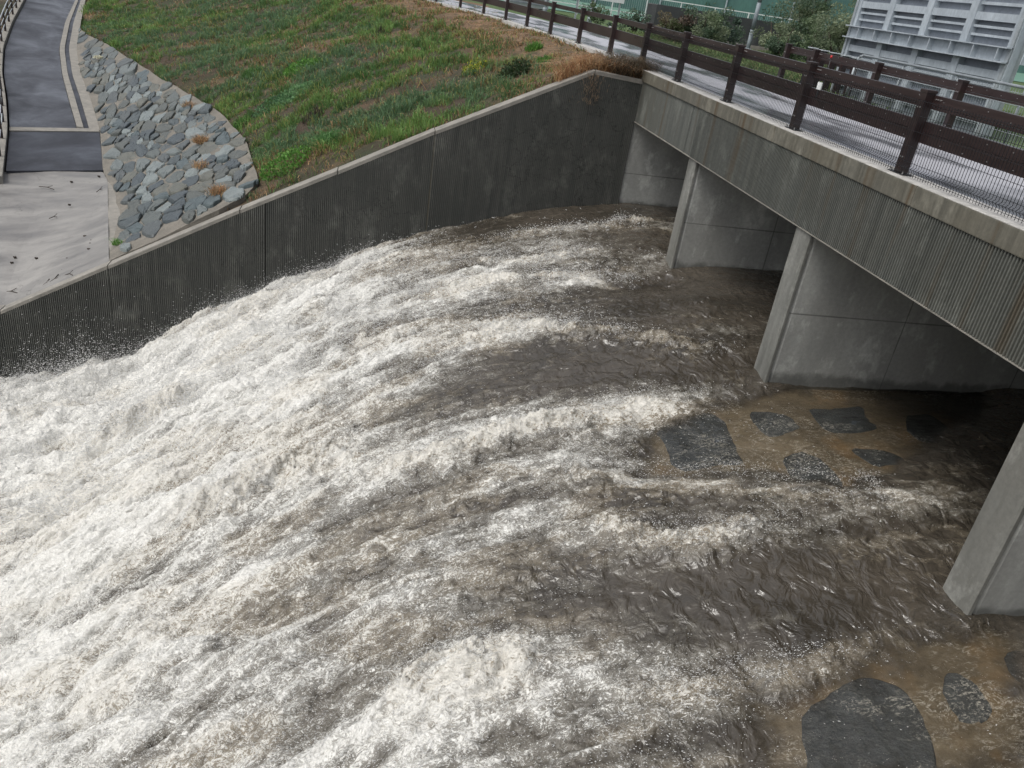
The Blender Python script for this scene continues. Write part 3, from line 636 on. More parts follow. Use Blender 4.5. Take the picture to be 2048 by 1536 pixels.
# leave out the cells that would lie inside a pier
cx = (SF[a]+ds/2) < -.06; ct = TF[a]+.02; inp = np.zeros(len(a), bool)
for t0, t1 in [(4.34, 4.62), (9.48, 9.82), (14.99, 15.31), (20.46, 20.79)]: inp |= cx & (ct > t0) & (ct < t1)
a = a[~inp]
TAN = np.clip(CF*1.1*smoothstep((turb-.4)*5)+smoothstep((fbm(SF*.6, TF*1.3, 4, 111)-.5)*7)*.75, 0, 1)
def water_mat():
    n = NT('muddy_torrent'); fo = n.attr('foam').outputs['Fac']; tn = n.attr('tan').outputs['Fac']
    v = n.mapv((.72, 1, 1), rot=(0, 0, -.06)); dv = n.n('ShaderNodeVectorMath', operation='MULTIPLY_ADD'); n.t.links.new(n.noise(3, 3, .6, v, col=True), dv.inputs[0]); dv.inputs[1].default_value = (.35, .35, .35); n.t.links.new(v, dv.inputs[2])
    d = dv.outputs[0]
    rd1 = n.noise(7, 6, .68, d, .5); rdg = n.math('ABSOLUTE', n.math('SUBTRACT', n.noise(5.5, 5, .65, d, .9), .5))
    lace = n.mr(rdg, 0, .13, 1, 0); fine = n.noise(38, 4, .75, d, .4)
    A = n.mr(n.noise(4.5, 6, .7, d, .5), .32, .68); B = n.mr(n.noise(34, 4, .8, d, .5), .34, .66); Lc = n.mr(n.math('ABSOLUTE', n.math('SUBTRACT', n.noise(13, 4, .75, d, 1.2), .5)), 0, .10, 1, 0)
    sig = n.math('ADD', n.math('MULTIPLY', A, .30), n.math('ADD', n.math('MULTIPLY', B, .38), n.math('MULTIPLY', Lc, .32)))
    th = n.math('MULTIPLY_ADD', fo, -.66, .96)
    wht = n.mr(n.math('SUBTRACT', sig, th), -.05, .09, 0, 1, True)
    wht = n.math('MULTIPLY', wht, n.mr(fo, .01, .12, .35, 1))
    aer = n.mr(n.math('ADD', fo, n.math('MULTIPLY', n.math('SUBTRACT', A, .5), .55)), .16, .95, 0, 1)
    big = n.noise(1.0, 5, .6, v)
    wcol = n.mix(n.mr(big, .35, .65), (.036, .031, .024), (.066, .056, .044))
    gcol = n.mix(n.mr(fo, .45, 1.0), (.20, .185, .15), (.56, .55, .51))
    gcol = n.mix(n.math('MULTIPLY', tn, .85), gcol, (.27, .22, .145))
    c = n.mix(aer, wcol, gcol)
    fcol = n.mix(B, (.50, .49, .455), (.78, .77, .73))
    fcol = n.mix(n.math('MULTIPLY', tn, .35), fcol, (.50, .455, .37))
    c = n.mix(wht, c, fcol); cov = wht
    r = n.mr(n.math('MAXIMUM', wht, aer), 0, .8, .06, .7)
    nb = n.bump(n.noise(4.5, 3, .5, n.mapv((1.0, .75, 1)), .9), .75, .12); nb = n.bump(n.math('ADD', n.math('MULTIPLY', cov, .5), n.math('MULTIPLY', n.math('MULTIPLY', fine, .6), n.mr(fo, .1, .5, .12, 1))), .55, .035, nb)
    n.out(c, r, nb, spec=.6)
    th_ = n.attr('thin').outputs['Fac']; fac = n.math('MULTIPLY', n.mr(n.math('ADD', th_, n.math('MULTIPLY', n.math('SUBTRACT', A, .5), .35)), .3, 1.0, 0, .93, True), n.math('SUBTRACT', 1.0, wht))
    tr = n.n('ShaderNodeBsdfTransparent'); tr.inputs['Color'].default_value = (.96, .93, .87, 1); gl = n.n('ShaderNodeBsdfGlossy'); gl.inputs['Roughness'].default_value = .08; gn = n.bump(n.noise(4, 3, .5, d, .8), .3, .03); n.t.links.new(gn, gl.inputs['Normal'])
    fz = n.n('ShaderNodeFresnel'); fz.inputs['IOR'].default_value = 1.33; n.t.links.new(gn, fz.inputs['Normal']); m1 = n.n('ShaderNodeMixShader'); n.t.links.new(fz.outputs[0], m1.inputs[0]); n.t.links.new(tr.outputs[0], m1.inputs[1]); n.t.links.new(gl.outputs[0], m1.inputs[2])
    m2 = n.n('ShaderNodeMixShader'); n.t.links.new(fac, m2.inputs[0]); n.t.links.new(n.b.outputs[0], m2.inputs[1]); n.t.links.new(m1.outputs[0], m2.inputs[2]); n.t.links.new(m2.outputs[0], n.t.nodes['Material Output'].inputs['Surface']); return n.m
M_WATER = water_mat()
wt = raw('water', np.stack([-SF, -TF, ZW], 1), np.stack([a, a+nt_, a+nt_+1, a+1], 1), M_WATER, smooth=True, attrs={'thin': ('POINT', 'FLOAT', EX), 'foam': ('POINT', 'FLOAT', FOAM), 'tan': ('POINT', 'FLOAT', TAN)})
tag(wt, kind='structure')
# ------------------------------------------------------------------ boulders set in the bed
def boulder_mat():
    n = NT('wet_boulder'); c = n.mix(n.mr(n.noise(4, 6, .7), .35, .65), (.022, .028, .034), (.06, .07, .08)); c = n.mix(n.mr(n.noise(34, 4, .8), .55, .70, 0, .5), c, (.13, .14, .15))
    return n.out(flecks(n, c), .18, n.bump(n.noise(25, 5, .7), .8, .03), spec=.6)
M_BOUL = boulder_mat()
boul = [[(1316, 832), (1350, 812), (1428, 793), (1462, 818), (1480, 862), (1503, 905), (1440, 902), (1395, 915), (1350, 905), (1342, 868)],
        [(1502, 797), (1545, 797), (1585, 806), (1612, 832), (1585, 840), (1550, 852), (1522, 828)],
        [(1622, 792), (1670, 795), (1735, 788), (1742, 815), (1772, 835), (1725, 845), (1668, 843), (1640, 820)],
        [(1818, 810), (1860, 803), (1905, 830), (1915, 862), (1860, 868), (1822, 845)],
        [(1572, 890), (1605, 878), (1642, 888), (1680, 920), (1702, 955), (1650, 958), (1592, 935)],
        [(1612, 1395), (1680, 1352), (1750, 1322), (1822, 1352), (1868, 1420), (1892, 1500), (1900, 1570), (1640, 1570), (1622, 1480)],
        [(1895, 1320), (1935, 1325), (1975, 1362), (2002, 1400), (1985, 1425), (1935, 1425), (1905, 1385)],
        [(2010, 1290), (2060, 1280), (2080, 1360), (2040, 1340)], [(1700, 870), (1790, 880), (1830, 905), (1760, 915)],
        [(1240, 870), (1280, 850), (1300, 880), (1270, 915), (1235, 905)]]
lab = ['largest dark slab in the bed just downstream of the middle pier', 'small dark stone beside the foot of the middle pier', 'wide dark stone below the middle pier wall', 'deeply shaded stone farthest under the second culvert', 'oval dark stone above the foaming standing wave', 'broad speckled slab at the bottom right below the nearest pier', 'dark stone just below the foot of the nearest pier', 'dark stone at the right edge under the nearest culvert', 'faint submerged stone in shade under the second culvert', 'small stone half under foam left of the largest slab']
for L, lb in zip(boul, lab):
    P = np.array([on_water(*p) for p in L]); 
    for _ in range(2):
        q = np.roll(P, -1, 0); P = np.stack([P*.8+q*.2, P*.2+q*.8], 1).reshape(-1, 2)
    P = P+RS.randn(*P.shape)*.012; c_ = P.mean(0); m_ = len(P); V = []; F = []
    rg = [(1.04, -.12), (1.0, -.005), (.95, .008), (.7, .013), (.4, .015)]
    for sc, hh in rg:
        R = c_+(P-c_)*sc; zz = bed(R[:, 0], R[:, 1])+hh+RS.randn(m_)*.002*(hh > 0); V += np.stack([-R[:, 0], -R[:, 1], zz], 1).tolist()
    V.append((-c_[0], -c_[1], float(bed(c_[0], c_[1]))+.015))
    for r in range(len(rg)-1):
        for q in range(m_): q2 = (q+1) % m_; F.append((r*m_+q, r*m_+q2, (r+1)*m_+q2, (r+1)*m_+q))
    for q in range(m_): F.append(((len(rg)-1)*m_+q, (len(rg)-1)*m_+(q+1) % m_, len(rg)*m_))
    me = bpy.data.meshes.new('bed_stone'); me.from_pydata(V, [], F); fixn(me); me.materials.append(M_BOUL); o = bpy.data.objects.new('bed_stone', me); C.objects.link(o)
    tag(o, lb, 'stone', 'dark stones set in the channel bed')
# ------------------------------------------------------------------ spray: droplets thrown up by the torrent
def drops(name, n_try, mat):
    s = RS.uniform(-.3, 18, n_try); t = RS.uniform(.0, 26, n_try)
    fo = grid_lookup(FC, s, t); ch, cf = crest_field(s, t); e = grid_lookup(ex, s, t)
    pr = np.clip(fo, 0, 1)**1.5*.8*smoothstep((fo-.2)*4)+.9*np.clip(cf, 0, 1); pr = pr*(1-.93*e)
    patchy = smoothstep((fbm(s*1.6, t*2.4, 3, 91)-.40)*4)
    edge = np.exp(-t/.8)*smoothstep((s-5)/4); plume = (np.exp(-((s-14.2)/.5)**2)+.7*np.exp(-((s-15.3)/.4)**2)+.5*np.exp(-((s-13.3)/.3)**2))*np.exp(-t/.7)
    k = RS.rand(n_try) < (pr*(.25+.75*patchy)+edge*.7+plume)*.75; plume = plume[k]; s, t, fo, cf, e, edge = s[k], t[k], fo[k], cf[k], e[k], edge[k]; n = len(s)
    base = wz(s, t)+ch[k]*(1-e)+(mid_at(s, t)-.5)*.5*smoothstep((s-4)/6)*(1-e); base = np.where(e > .5, bed(s, t)+.03, base)
    h = RS.exponential(1, n)*(.02+.09*fo*smoothstep((s-1)/6)+.05*cf+.17*edge*smoothstep((s-9)/4)+.30*plume)*(1-.85*e)
    size = (.0022+.0062*RS.rand(n)**2)*(1+.5*(t < 8))*(1+.3*smoothstep((s-8)/5))*(1-.35*np.clip(edge, 0, 1))
    c = np.stack([-s, -t, base+h+.015], 1)
    dirv = np.stack([-1+.25*RS.randn(n), .25*RS.randn(n), .1-.35*smoothstep((s-2)/6)+.35*RS.randn(n)], 1); dirv /= np.linalg.norm(dirv, axis=1)[:, None]
    a1 = np.cross(dirv, [0, 0, 1.]); a1 /= np.linalg.norm(a1, axis=1)[:, None]; a2 = np.cross(dirv, a1)
    L = size*RS.uniform(.9, 2.6, n); V = np.empty((n, 5, 3))
    V[:, 0] = c+dirv*L[:, None]; V[:, 4] = c-dirv*L[:, None]
    for q in range(3): an = 2*math.pi*q/3; V[:, 1+q] = c+(a1*math.cos(an)+a2*math.sin(an))*size[:, None]*.8
    b = (np.arange(n)*5)[:, None]; T3 = np.array([[0, 1, 2], [0, 2, 3], [0, 3, 1], [4, 2, 1], [4, 3, 2], [4, 1, 3]])
    F = (b[:, :, None]+T3[None]).reshape(-1, 3)
    return raw(name, V.reshape(-1, 3), F, mat, smooth=True)
def mid_at(s, t): return fbm(s*1.1, t*1.9, 3, 55)
M_DROP = simple('water_drops', (.70, .70, .69), (.86, .86, .85), 3, .25)
dr = drops('spray', 1500000, M_DROP); tag(dr, kind='stuff')
# ------------------------------------------------------------------ grass on the hillside
def blades(n, region, hscale=1., col=None, w=.012):
    pass
def make_blades(P, h, wd, tint, lean):
    n = len(P); an = RS.uniform(0, 2*math.pi, n); side = np.stack([np.cos(an), np.sin(an), 0*an], 1); la = RS.uniform(0, 2*math.pi, n)
    ld = np.stack([np.cos(la), np.sin(la), 0*la], 1)*lean[:, None]+np.array([-.25, -.15, 0])*lean[:, None]
    m = P+ld*h[:, None]*.35+np.array([0, 0, 1])*(h*.62)[:, None]; tp = P+ld*h[:, None]*1.0+np.array([0, 0, 1])*(h*(1-.35*lean))[:, None]
    V = np.stack([P-side*wd[:, None], P+side*wd[:, None], m+side*wd[:, None]*.8, m-side*wd[:, None]*.8, tp], 1).reshape(-1, 3)
    b = (np.arange(n)*5)[:, None]; F = np.concatenate([b+[0, 1, 2], b+[0, 2, 3], b+[3, 2, 4]])
    return V, F, np.repeat(np.c_[tint, np.ones(n)], 5, 0)
N = 1500000
x = RS.uniform(-34, .5, N); y = RS.uniform(.4, 55, N); keep = RS.rand(N) < np.clip(24/(y+21)**1.0, .2, 1); x, y = x[keep], y[keep]
z = ground_z(np.stack([x, y], 1)); pp = PR(np.c_[x, y, z]); k = inpoly(pp, grass_poly) & (pp[:, 1] > -40); x, y, z, pp = x[k], y[k], z[k], pp[k]
dry = dryness(x, y, pp); cl = fbm(x*.9, y*.9, 4, 41); cl2 = fbm(x*2.6, y*2.6, 3, 43); bare = fbm(x*.55, y*1.1, 4, 47)
dens = smoothstep((cl2-.34)*7)*np.clip(1.1-1.5*smoothstep((bare-.56)*10), .15, 1)*np.where(dry > .6, .55, 1)
k = RS.rand(len(x)) < dens; x, y, z, dry, cl, cl2, bare = [q[k] for q in (x, y, z, dry, cl, cl2, bare)]
n = len(x); g1 = np.array([.075, .15, .045]); g2 = np.array([.15, .25, .07]); g3 = np.array([.085, .145, .072]); st1 = np.array([.32, .22, .11]); st2 = np.array([.20, .12, .065]); yg = np.array([.22, .24, .07])
m = smoothstep((cl-.38)*4)[:, None]; tint = g1*(1-m)+g2*m; bl = smoothstep((fbm(x*.25, y*.25, 3, 71)-.45)*5)[:, None]; tint = tint*(1-bl)+g3*bl*1.25
isd = RS.rand(n) < np.clip(dry*1.0+.05+.5*smoothstep((bare-.54)*10), 0, .9); stc = st1*RS.rand(n)[:, None]+st2*(1-RS.rand(n)[:, None]); tint = np.where(isd[:, None], stc, tint)
ye = RS.rand(n) < .06+.15*smoothstep((fbm(x*.5, y*.5, 3, 131)-.52)*6); tint = np.where(ye[:, None], yg, tint); tint = tint*RS.uniform(.7, 1.75, n)[:, None]
h = (.08+.34*cl**1.5*RS.rand(n)+.34*RS.rand(n)*smoothstep((cl2-.5)*5))*np.where(isd, .75, 1)*np.where(dry > .7, .6, 1)
V, F, T_ = make_blades(np.c_[x, y, z-.02], h, .006+.008*RS.rand(n)+.00022*y, tint, np.where(isd, 1.1, .65)*RS.uniform(.4, 1.2, n))
gr = raw('grass', V, F, M_GRASS, attrs={'tint': ('POINT', 'FLOAT_COLOR', T_)}); tag(gr, kind='stuff')
# ------------------------------------------------------------------ single plants one can tell apart
def plant(name, px, py, rad, hgt, n, cols, label, cat, lean=.8, wd=.012, leafy=False, pos=None, z0=None, group=None):
    if pos is None:
        P = Z(px, py, -3)
        lo_, hi_ = 5., 90.; r = wray(px, py); r /= np.linalg.norm(r)
        for _ in range(40):
            m_ = .5*(lo_+hi_); Q = CAM+r*m_
            gz = ground_z(Q[None, :2])[0] if Q[1] > .4 else -99
            if Q[2] > gz: lo_ = m_
            else: hi_ = m_
        P = CAM+r*lo_
    else: P = np.array(pos, float)
    a_ = RS.uniform(0, 2*math.pi, n); rr = rad*np.sqrt(RS.rand(n)); B = np.stack([P[0]+rr*np.cos(a_), P[1]+rr*np.sin(a_), np.full(n, P[2])], 1)
    B[:, 2] = (ground_z(B[:, :2]) if z0 is None else z0)-.02
    cols = np.array(cols); tint = cols[RS.randint(0, len(cols), n)]*RS.uniform(.6, 1.4, n)[:, None]
    h_ = hgt*(1-.5*(rr/rad)**2)*RS.uniform(.5, 1.1, n)
    if leafy:
        B[:, 2] += h_*RS.rand(n)**.6; h_ = np.full(n, wd*2.2)
    V, F, T_ = make_blades(B, h_, np.full(n, wd)*RS.uniform(.6, 1.2, n), tint, RS.uniform(.3, 1.4, n)*lean)
    o = raw(name, V, F, M_GRASS, attrs={'tint': ('POINT', 'FLOAT_COLOR', T_)}); tag(o, label, cat, group); return o
BG = [(.12, .28, .05), (.09, .22, .04), (.16, .32, .07)]; DG = [(.04, .11, .03), (.06, .14, .035)]; ST = [(.48, .32, .17), (.36, .22, .12), (.55, .40, .23)]; OR = [(.48, .27, .14), (.38, .20, .10)]
plant('leafy_shrub', 605, 142, .75, .42, 1500, BG, 'bright green leafy shrub in the middle of the grass slope', 'shrub', leafy=True, wd=.035)
plant('creeping_vine', 590, 190, .7, .22, 700, [(.14, .28, .12), (.2, .34, .16)], 'pale leaved creeper below the bright green shrub on the slope', 'vine', leafy=True, wd=.04)
plant('creeping_vine', 545, 215, .7, .2, 600, [(.09, .2, .09), (.14, .26, .12)], 'darker creeper patch lower left of the pale leaved creeper', 'vine', leafy=True, wd=.035)
plant('flowering_weed', 948, 140, .38, .35, 320, [(.5, .5, .06), (.35, .4, .05), (.08, .16, .04)], 'small weed with yellow flowers high on the grass slope', 'weed', leafy=True, wd=.022)
plant('dark_bush', 1028, 150, .45, .45, 700, [(.03, .06, .02), (.05, .07, .03)], 'dark low bush on the dry ground near the wall top', 'bush', leafy=True, wd=.03)
plant('grass_tuft', 1068, 98, .28, .35, 420, BG, 'bright green grass tuft alone on the dry brown bank', 'grass tuft', wd=.012)
plant('grass_tuft', 1085, 122, .3, .22, 260, BG, 'small green tuft just above the dry tangle at the wall top', 'grass tuft', wd=.012)
plant('leafy_weed', 570, 330, .7, .35, 900, BG, 'light green broad leaved weed above the wall beside the stone facing', 'weed', leafy=True, wd=.03)
plant('leafy_weed', 480, 255, .4, .5, 300, DG+BG, 'long bladed green weed at the edge of the stones', 'weed', wd=.016)
plant('dead_stalks', 625, 240, .35, .6, 90, [(.05, .035, .03)], 'bare dark stalks standing in the grass slope', 'dead plant', wd=.01, lean=.4)
plant('dead_stalks', 758, 70, .3, .6, 60, [(.05, .04, .03)], 'bare dark stalks near the top of the grass slope', 'dead plant', wd=.01, lean=.4)
plant('long_grass_tuft', 505, 150, .5, .5, 420, [(.09, .2, .05), (.14, .26, .09)], 'long bladed grass tuft left of the bright shrub', 'grass tuft', wd=.012)
plant('long_grass_tuft', 655, 285, .5, .5, 420, [(.09, .22, .06), (.14, .28, .1)], 'arching long grass tuft above the middle of the wall', 'grass tuft', wd=.013)
# dry tangle hanging over the wall's top corner
for nm, xs, rad, hh, nn, lb in (('dry_tangle', -1.0, .8, .5, 3400, 'orange brown dry grass tangle spilling over the wall top by the bridge'), ('dry_bush', -.15, .42, .75, 2000, 'grey brown dry bush at the railing post where wall meets bridge')):
    n = nn; a_ = RS.uniform(0, 2*math.pi, n); rr = np.sqrt(RS.rand(n)); xx = xs+rr*np.cos(a_)*rad*1.5; yy = .35+rr*np.abs(np.sin(a_))*rad*1.2-.25*RS.rand(n); zz = np.where(yy > .2, WT(xx)-.02, WT(xx)-.02); B = np.c_[xx, yy, zz]
    cols = np.array(OR+ST if nm == 'dry_tangle' else [(.16, .12, .08), (.10, .09, .06), (.2, .15, .1)]); tint = cols[RS.randint(0, len(cols), n)]*RS.uniform(.6, 1.3, n)[:, None]
    V, F, T_ = make_blades(B, hh*RS.uniform(.3, 1.1, n), .004+.005*RS.rand(n), tint, RS.uniform(.5, 1.8, n)); o = raw(nm, V, F, M_GRASS, attrs={'tint': ('POINT', 'FLOAT_COLOR', T_)}); tag(o, lb, 'dry plant')
n = 260; xx = -1.35+.16*RS.randn(n); zz = -.3-.75*RS.rand(n)**1.3; V, F, T_ = make_blades(np.c_[xx, np.full(n, -.07)-.04*RS.rand(n), zz], .12*RS.uniform(.4, 1.2, n), np.full(n, .005), np.array([(.3, .22, .15)])*RS.uniform(.6, 1.4, n)[:, None], RS.uniform(.4, 1.6, n))
o = raw('hanging_roots', V, F, M_GRASS, attrs={'tint': ('POINT', 'FLOAT_COLOR', T_)}); tag(o, 'thin dry stems hanging down the wall face below the dry tangle', 'dry plant')
# weeds growing in the stone facing
def stone_z(x_, y_): return float(TBT(np.array([[x_, y_]]))[0])+.08
for px_, py_, n_, lb in ((405, 285, 420, 'brown dry weed growing among the stones near the slope edge'), (405, 335, 160, 'small dry weed in the mortar below the larger one'), (440, 388, 300, 'yellow brown weed at the stones beside the wall coping'), (380, 215, 240, 'dry grass over the upper edge of the stones'), (235, 488, 90, 'tiny green weed where apron strip meets the wall')):
    P = Z(px_, py_, -5.4 if px_ > 300 else -6.7)
    for _ in range(8): P = Z(px_, py_, stone_z(P[0], P[1]))
    plant('stone_weed', 0, 0, .3 if px_ > 300 else .15, .42 if px_ > 300 else .3, n_, (ST+OR+[(.12, .12, .06)]) if px_ > 300 else BG, lb, 'weed', pos=P, z0=P[2], wd=.008, lean=1.0)
P = Z(198, 118, -5.3)
for _ in range(8): P = Z(198, 118, stone_z(P[0], P[1]))
plant('flower_patch', 0, 0, .28, .16, 220, [(.75, .74, .6), (.6, .58, .45)], 'small pale cream patch of blossom on the stones near the path', 'flowers', pos=P, z0=P[2]+.03, leafy=True, wd=.03)
# ------------------------------------------------------------------ debris on the apron
def on_apron(px, py):
    P = Z(px, py, -7.1)
    A = np.array([Z(12, 343, -7.07), Z(206, 343, -6.9), [-13.45, .34, WT(-13.45)-.03], [-16.13, .34, -8.01]])
    rb = RBF(np.r_[A[:, :2], [[-17.4, 5.5]]], np.r_[A[:, 2], -7.45], .01)
    for _ in range(12): P = Z(px, py, float(rb(P[None, :2])[0])+.03)
    return P
def bilin_ap(px, py): return on_apron(px, py)
debris = [((78, 373), (108, 379), 'long curved dark stick lying on the pale apron', .03), ((193, 384), (204, 378), 'short dark stick near the right edge of the apron', .025), ((98, 437), (114, 434), 'thin straight stick in the middle of the apron', .025),
          ((112, 552), (122, 547), 'small broken twig close to the wall coping', .03), ((100, 565), (116, 556), 'twisted dark debris against the coping', .04), ((85, 572), (97, 566), 'flat dark debris beside the coping', .04), ((5, 584), (35, 586), 'bundle of wet twigs at the lower left of the apron', .03), ((130, 550), (145, 550), 'forked twig near the coping', .02)]
for p, q, lb, wd in debris:
    a_, b_ = on_apron(*p), on_apron(*q); m_ = (a_+b_)/2+[0, .06, .02]; mb = MB(); mb.poly([a_, m_, b_], wd, n=5); c3 = m_+(b_-a_)*.3+[0, .12, .05]; mb.poly([m_, c3], wd*.6, n=5)
    o = mb.build('stick', M_DEB); tag(o, lb, 'stick', 'sticks washed onto the apron')
for px_, py_ in ((143, 364), (139, 410), (198, 353), (30, 515), (24, 526), (73, 517), (136, 518), (182, 488), (184, 482), (170, 473), (178, 499)):
    P = on_apron(px_, py_); mb = MB(); mb.prism([(P[0]+.045*math.cos(t_)*(1+.4*math.sin(3*t_)), P[1]+.035*math.sin(t_)) for t_ in np.linspace(0, 6.28, 8)[:-1]], P[2]-.02, P[2]+.035, .008)
    o = mb.build('debris_lump', M_DEB); tag(o, 'small dark lump of debris lying on the pale apron', 'debris', 'dark lumps on the apron')
# ------------------------------------------------------------------ railings
def bolts(mb, P, d, n=3, step=.05, r=.013, out=(-1, 0, 0)):
    for k in range(n): p = np.array(P)+np.array(d)*step*k; mb.bar(p, p+np.array(out)*.012, r*2, n=6)
def make_post(root, x_, y_, z_, side, h=1.07, plate=True):
    m = MB(); m.box((x_-.065, y_-.066, z_+.012), (x_+.065, y_+.066, z_+h), .012); m.box((x_-.075, y_-.078, z_+h-.03), (x_+.075, y_+.078, z_+h+.015), .008); m.mark(1)
    for zz in (z_+.22, z_+.86):
        for sy in (-.025, .025): m.bar((x_+side*.06, y_+sy, zz), (x_+side*.075, y_+sy, zz), .022, n=6)
    p = m.build('post', M_RAIL, root, extra=M_BOLT)
    m = MB(); m.box((x_-.09, y_-.17, z_+.001), (x_+.09, y_+.17, z_+.014)); m.mark(1)
    for sx in (-1, 1):
        for sy in (-.14, .14): m.bar((x_+sx*.065, y_+sy, z_+.010), (x_+sx*.065, y_+sy, z_+.05), .024, n=6)
    m.build('base_plate', M_WIRE, p, extra=M_BOLT)
    return p
def railing(name, label, xline, ys, side, mesh=True, group=None):
    root = empty(name, label, 'railing', group)
    for y_ in ys: make_post(root, xline, y_, 0.0, side)
    xb = xline-side*.10
    for a_, b_ in zip(ys[:-1], ys[1:]):
        lo_, hi_ = min(a_, b_), max(a_, b_)
        m = MB(); m.box((xb-.045, lo_+.006, .90), (xb+.045, hi_-.006, 1.03), .012); m.box((xb-.055, lo_+.006, .86), (xb+.055, hi_-.006, .893), .006); m.mark(1)
        for q in np.arange(lo_+.25, hi_-.2, .42): m.bar((xb+side*.045, q, .965+.03*math.sin(q*9)), (xb+side*.052, q, .965+.03*math.sin(q*9)), .014, n=6)
        for e in (lo_+.12, lo_+.17, lo_+.22, hi_-.12, hi_-.17, hi_-.22): m.bar((xb+side*.045, e, .985), (xb+side*.056, e, .985), .02, n=6)
        m.build('top_rail', M_RAIL, root, extra=M_BOLT)
        m = MB(); m.box((xb-.04, lo_+.01, .43), (xb+.04, hi_-.01, .565), .008); m.box((xb-.04, lo_+.01, .571), (xb+.04, hi_-.01, .70), .008); m.mark(1)
        for q in np.arange(lo_+.3, hi_-.2, .45):
            for zz in (.47, .65): m.bar((xb+side*.04, q+.1*(zz > .5), zz), (xb+side*.047, q+.1*(zz > .5), zz), .014, n=6)
        m.build('board', M_RAIL, root, extra=M_BOLT)
        if mesh:
            m = MB(); xm = xline+side*.10; prof = [(0, .02), (0, .09), (side*.035, .12), (0, .15), (0, .50), (0, .96)]
            for q in np.arange(lo_, hi_, .055): m.poly([(xm+d, q, z_) for d, z_ in prof], .0052)
            for z_, d in ((.05, 0), (.12, side*.035), (.19, 0), (.38, 0), (.57, 0), (.76, 0), (.94, 0)): m.bar((xm+d+side*.004, lo_, z_), (xm+d+side*.004, hi_, z_), .0055)
            m.build('mesh_panel', M_WIRE, root)
    return root
ysn = [1.02, -1.96, -5.05, -8.05, -11.24, -14.3, -17.3, -20.4, -23.5, -26.5]
rl = railing('bridge_railing', 'dark brown near bridge railing with bolted boards and black wire mesh', .2, ysn, -1)
# continuation along the curving road, same fence without mesh
kt = kerb; cum = np.r_[0, np.cumsum(np.linalg.norm(np.diff(kt[:, :2], axis=0), axis=1))]
def on_kerb(d, off=.2): 
    x_ = np.interp(d, cum, kt[:, 0]); y_ = np.interp(d, cum, kt[:, 1]); k_ = int(np.clip(np.searchsorted(cum, d), 1, len(cum)-1)); return np.array([x_+nr[k_][0]*off, y_+nr[k_][1]*off, 0])
ppos = [np.array([.2, 1.02, 0])]+[on_kerb(1.02+3.05*k) for k in range(1, 17)]
for p in ppos[1:]: make_post(rl, p[0], p[1], 0.0, -1, plate=True)
for a_, b_ in zip(ppos[:-1], ppos[1:]):
    o_ = np.array([.1, 0, 0]); m = MB(); m.bar(a_+o_+[0, 0, .96], b_+o_+[0, 0, .96], .09, .13); m.build('top_rail', M_RAIL, rl)
    m = MB(); m.bar(a_+o_+[0, 0, .565], b_+o_+[0, 0, .565], .08, .27); m.build('board', M_RAIL, rl)
fr_ys = [1.4, -.2]+[-3.2-3.0*k for k in range(9)]
rf = railing('bridge_railing', 'brown railing on the far side of the bridge in front of the steel gate', 4.42, fr_ys, -1, mesh=False)
# galvanised mesh fence between far railing and gate
gf = empty('mesh_fence', 'pale galvanised mesh fence with a tubular top rail behind the far railing', 'fence')
xg = 5.2; m = MB(); m.poly([(xg, -.9, -.05), (xg, -.9, .92), (xg, -1.0, 1.08), (xg, -1.15, 1.13), (xg, -26, 1.13)], .06, n=8); m.build('top_rail', M_GALV, gf, True)
m = MB()
for q in np.arange(-1.0, -26, -.075): m.bar((xg, q, .02), (xg, q, 1.1), .007)
for z_ in (.1, .3, .55, .8, .98, 1.02): m.bar((xg-.006, -1, z_), (xg-.006, -26, z_), .012)
m.build('wire_mesh', M_GALV, gf)
for q in np.arange(-2.9, -26, -2.0): m = MB(); m.bar((xg+.03, q, -.05), (xg+.03, q, 1.1), .05, n=8); m.build('post', M_GALV, gf, True)
# ------------------------------------------------------------------ steel gate panel
gt = empty('steel_gate', 'big pale grey ribbed steel water gate panel standing behind the bridge', 'water gate')
gx0, yA, yB, zt = 6.3, 1.42, -4.95, 4.6
m = MB(); m.box((gx0, yB, -.05), (gx0+.08, yA, zt)); m.build('skin_plate', M_GPAN, gt)
m = MB(); ncol = 4; wcol = (yA-yB)/ncol
for k in range(ncol+1):
    y_ = yA-k*wcol; m.box((gx0-.16, y_-.12, 0), (gx0-.002, y_+.12, zt), .01)
m.build('vertical_rib', M_GATE, gt)
m = MB()
for z_, hh, dp in ((.25, .05, .10), (.5, .05, .10), (.75, .05, .10), (1.0, .05, .10), (1.22, .16, .14), (1.95, .05, .10), (2.12, .05, .1), (2.32, .16, .14), (2.58, .06, .1), (2.82, .06, .1), (3.06, .06, .1), (3.3, .16, .14), (3.6, .06, .1), (3.9, .06, .1), (4.2, .06, .1), (4.5, .16, .14)):
    m.box((gx0-dp, yB+.02, z_-hh/2), (gx0-.004, yA-.02, z_+hh/2), .006)
m.build('horizontal_rib', M_GATE, gt)
m = MB(); zb_m = 1.62; m.box((gx0-.17, yB-.1, zb_m-.13), (gx0-.15, yA+.1, zb_m+.13)); m.box((gx0-.32, yB-.1, zb_m+.13), (gx0-.02, yA+.1, zb_m+.155)); m.box((gx0-.32, yB-.1, zb_m-.155), (gx0-.02, yA+.1, zb_m-.13))
for k in range(10): y_ = yA-.6-k*.8; m.box((gx0-.31, y_-.012, zb_m-.13), (gx0-.17, y_+.012, zb_m+.13))
m.build('main_beam', M_GATE, gt)
m = MB(); m.box((gx0-.2, yA+.001, 0), (gx0+.12, yA+.10, zt))
for z_ in (1.0, 1.75, 2.5, 3.2): m.box((gx0-.24, yA-.0, z_), (gx0+.1, yA+.16, z_+.03))
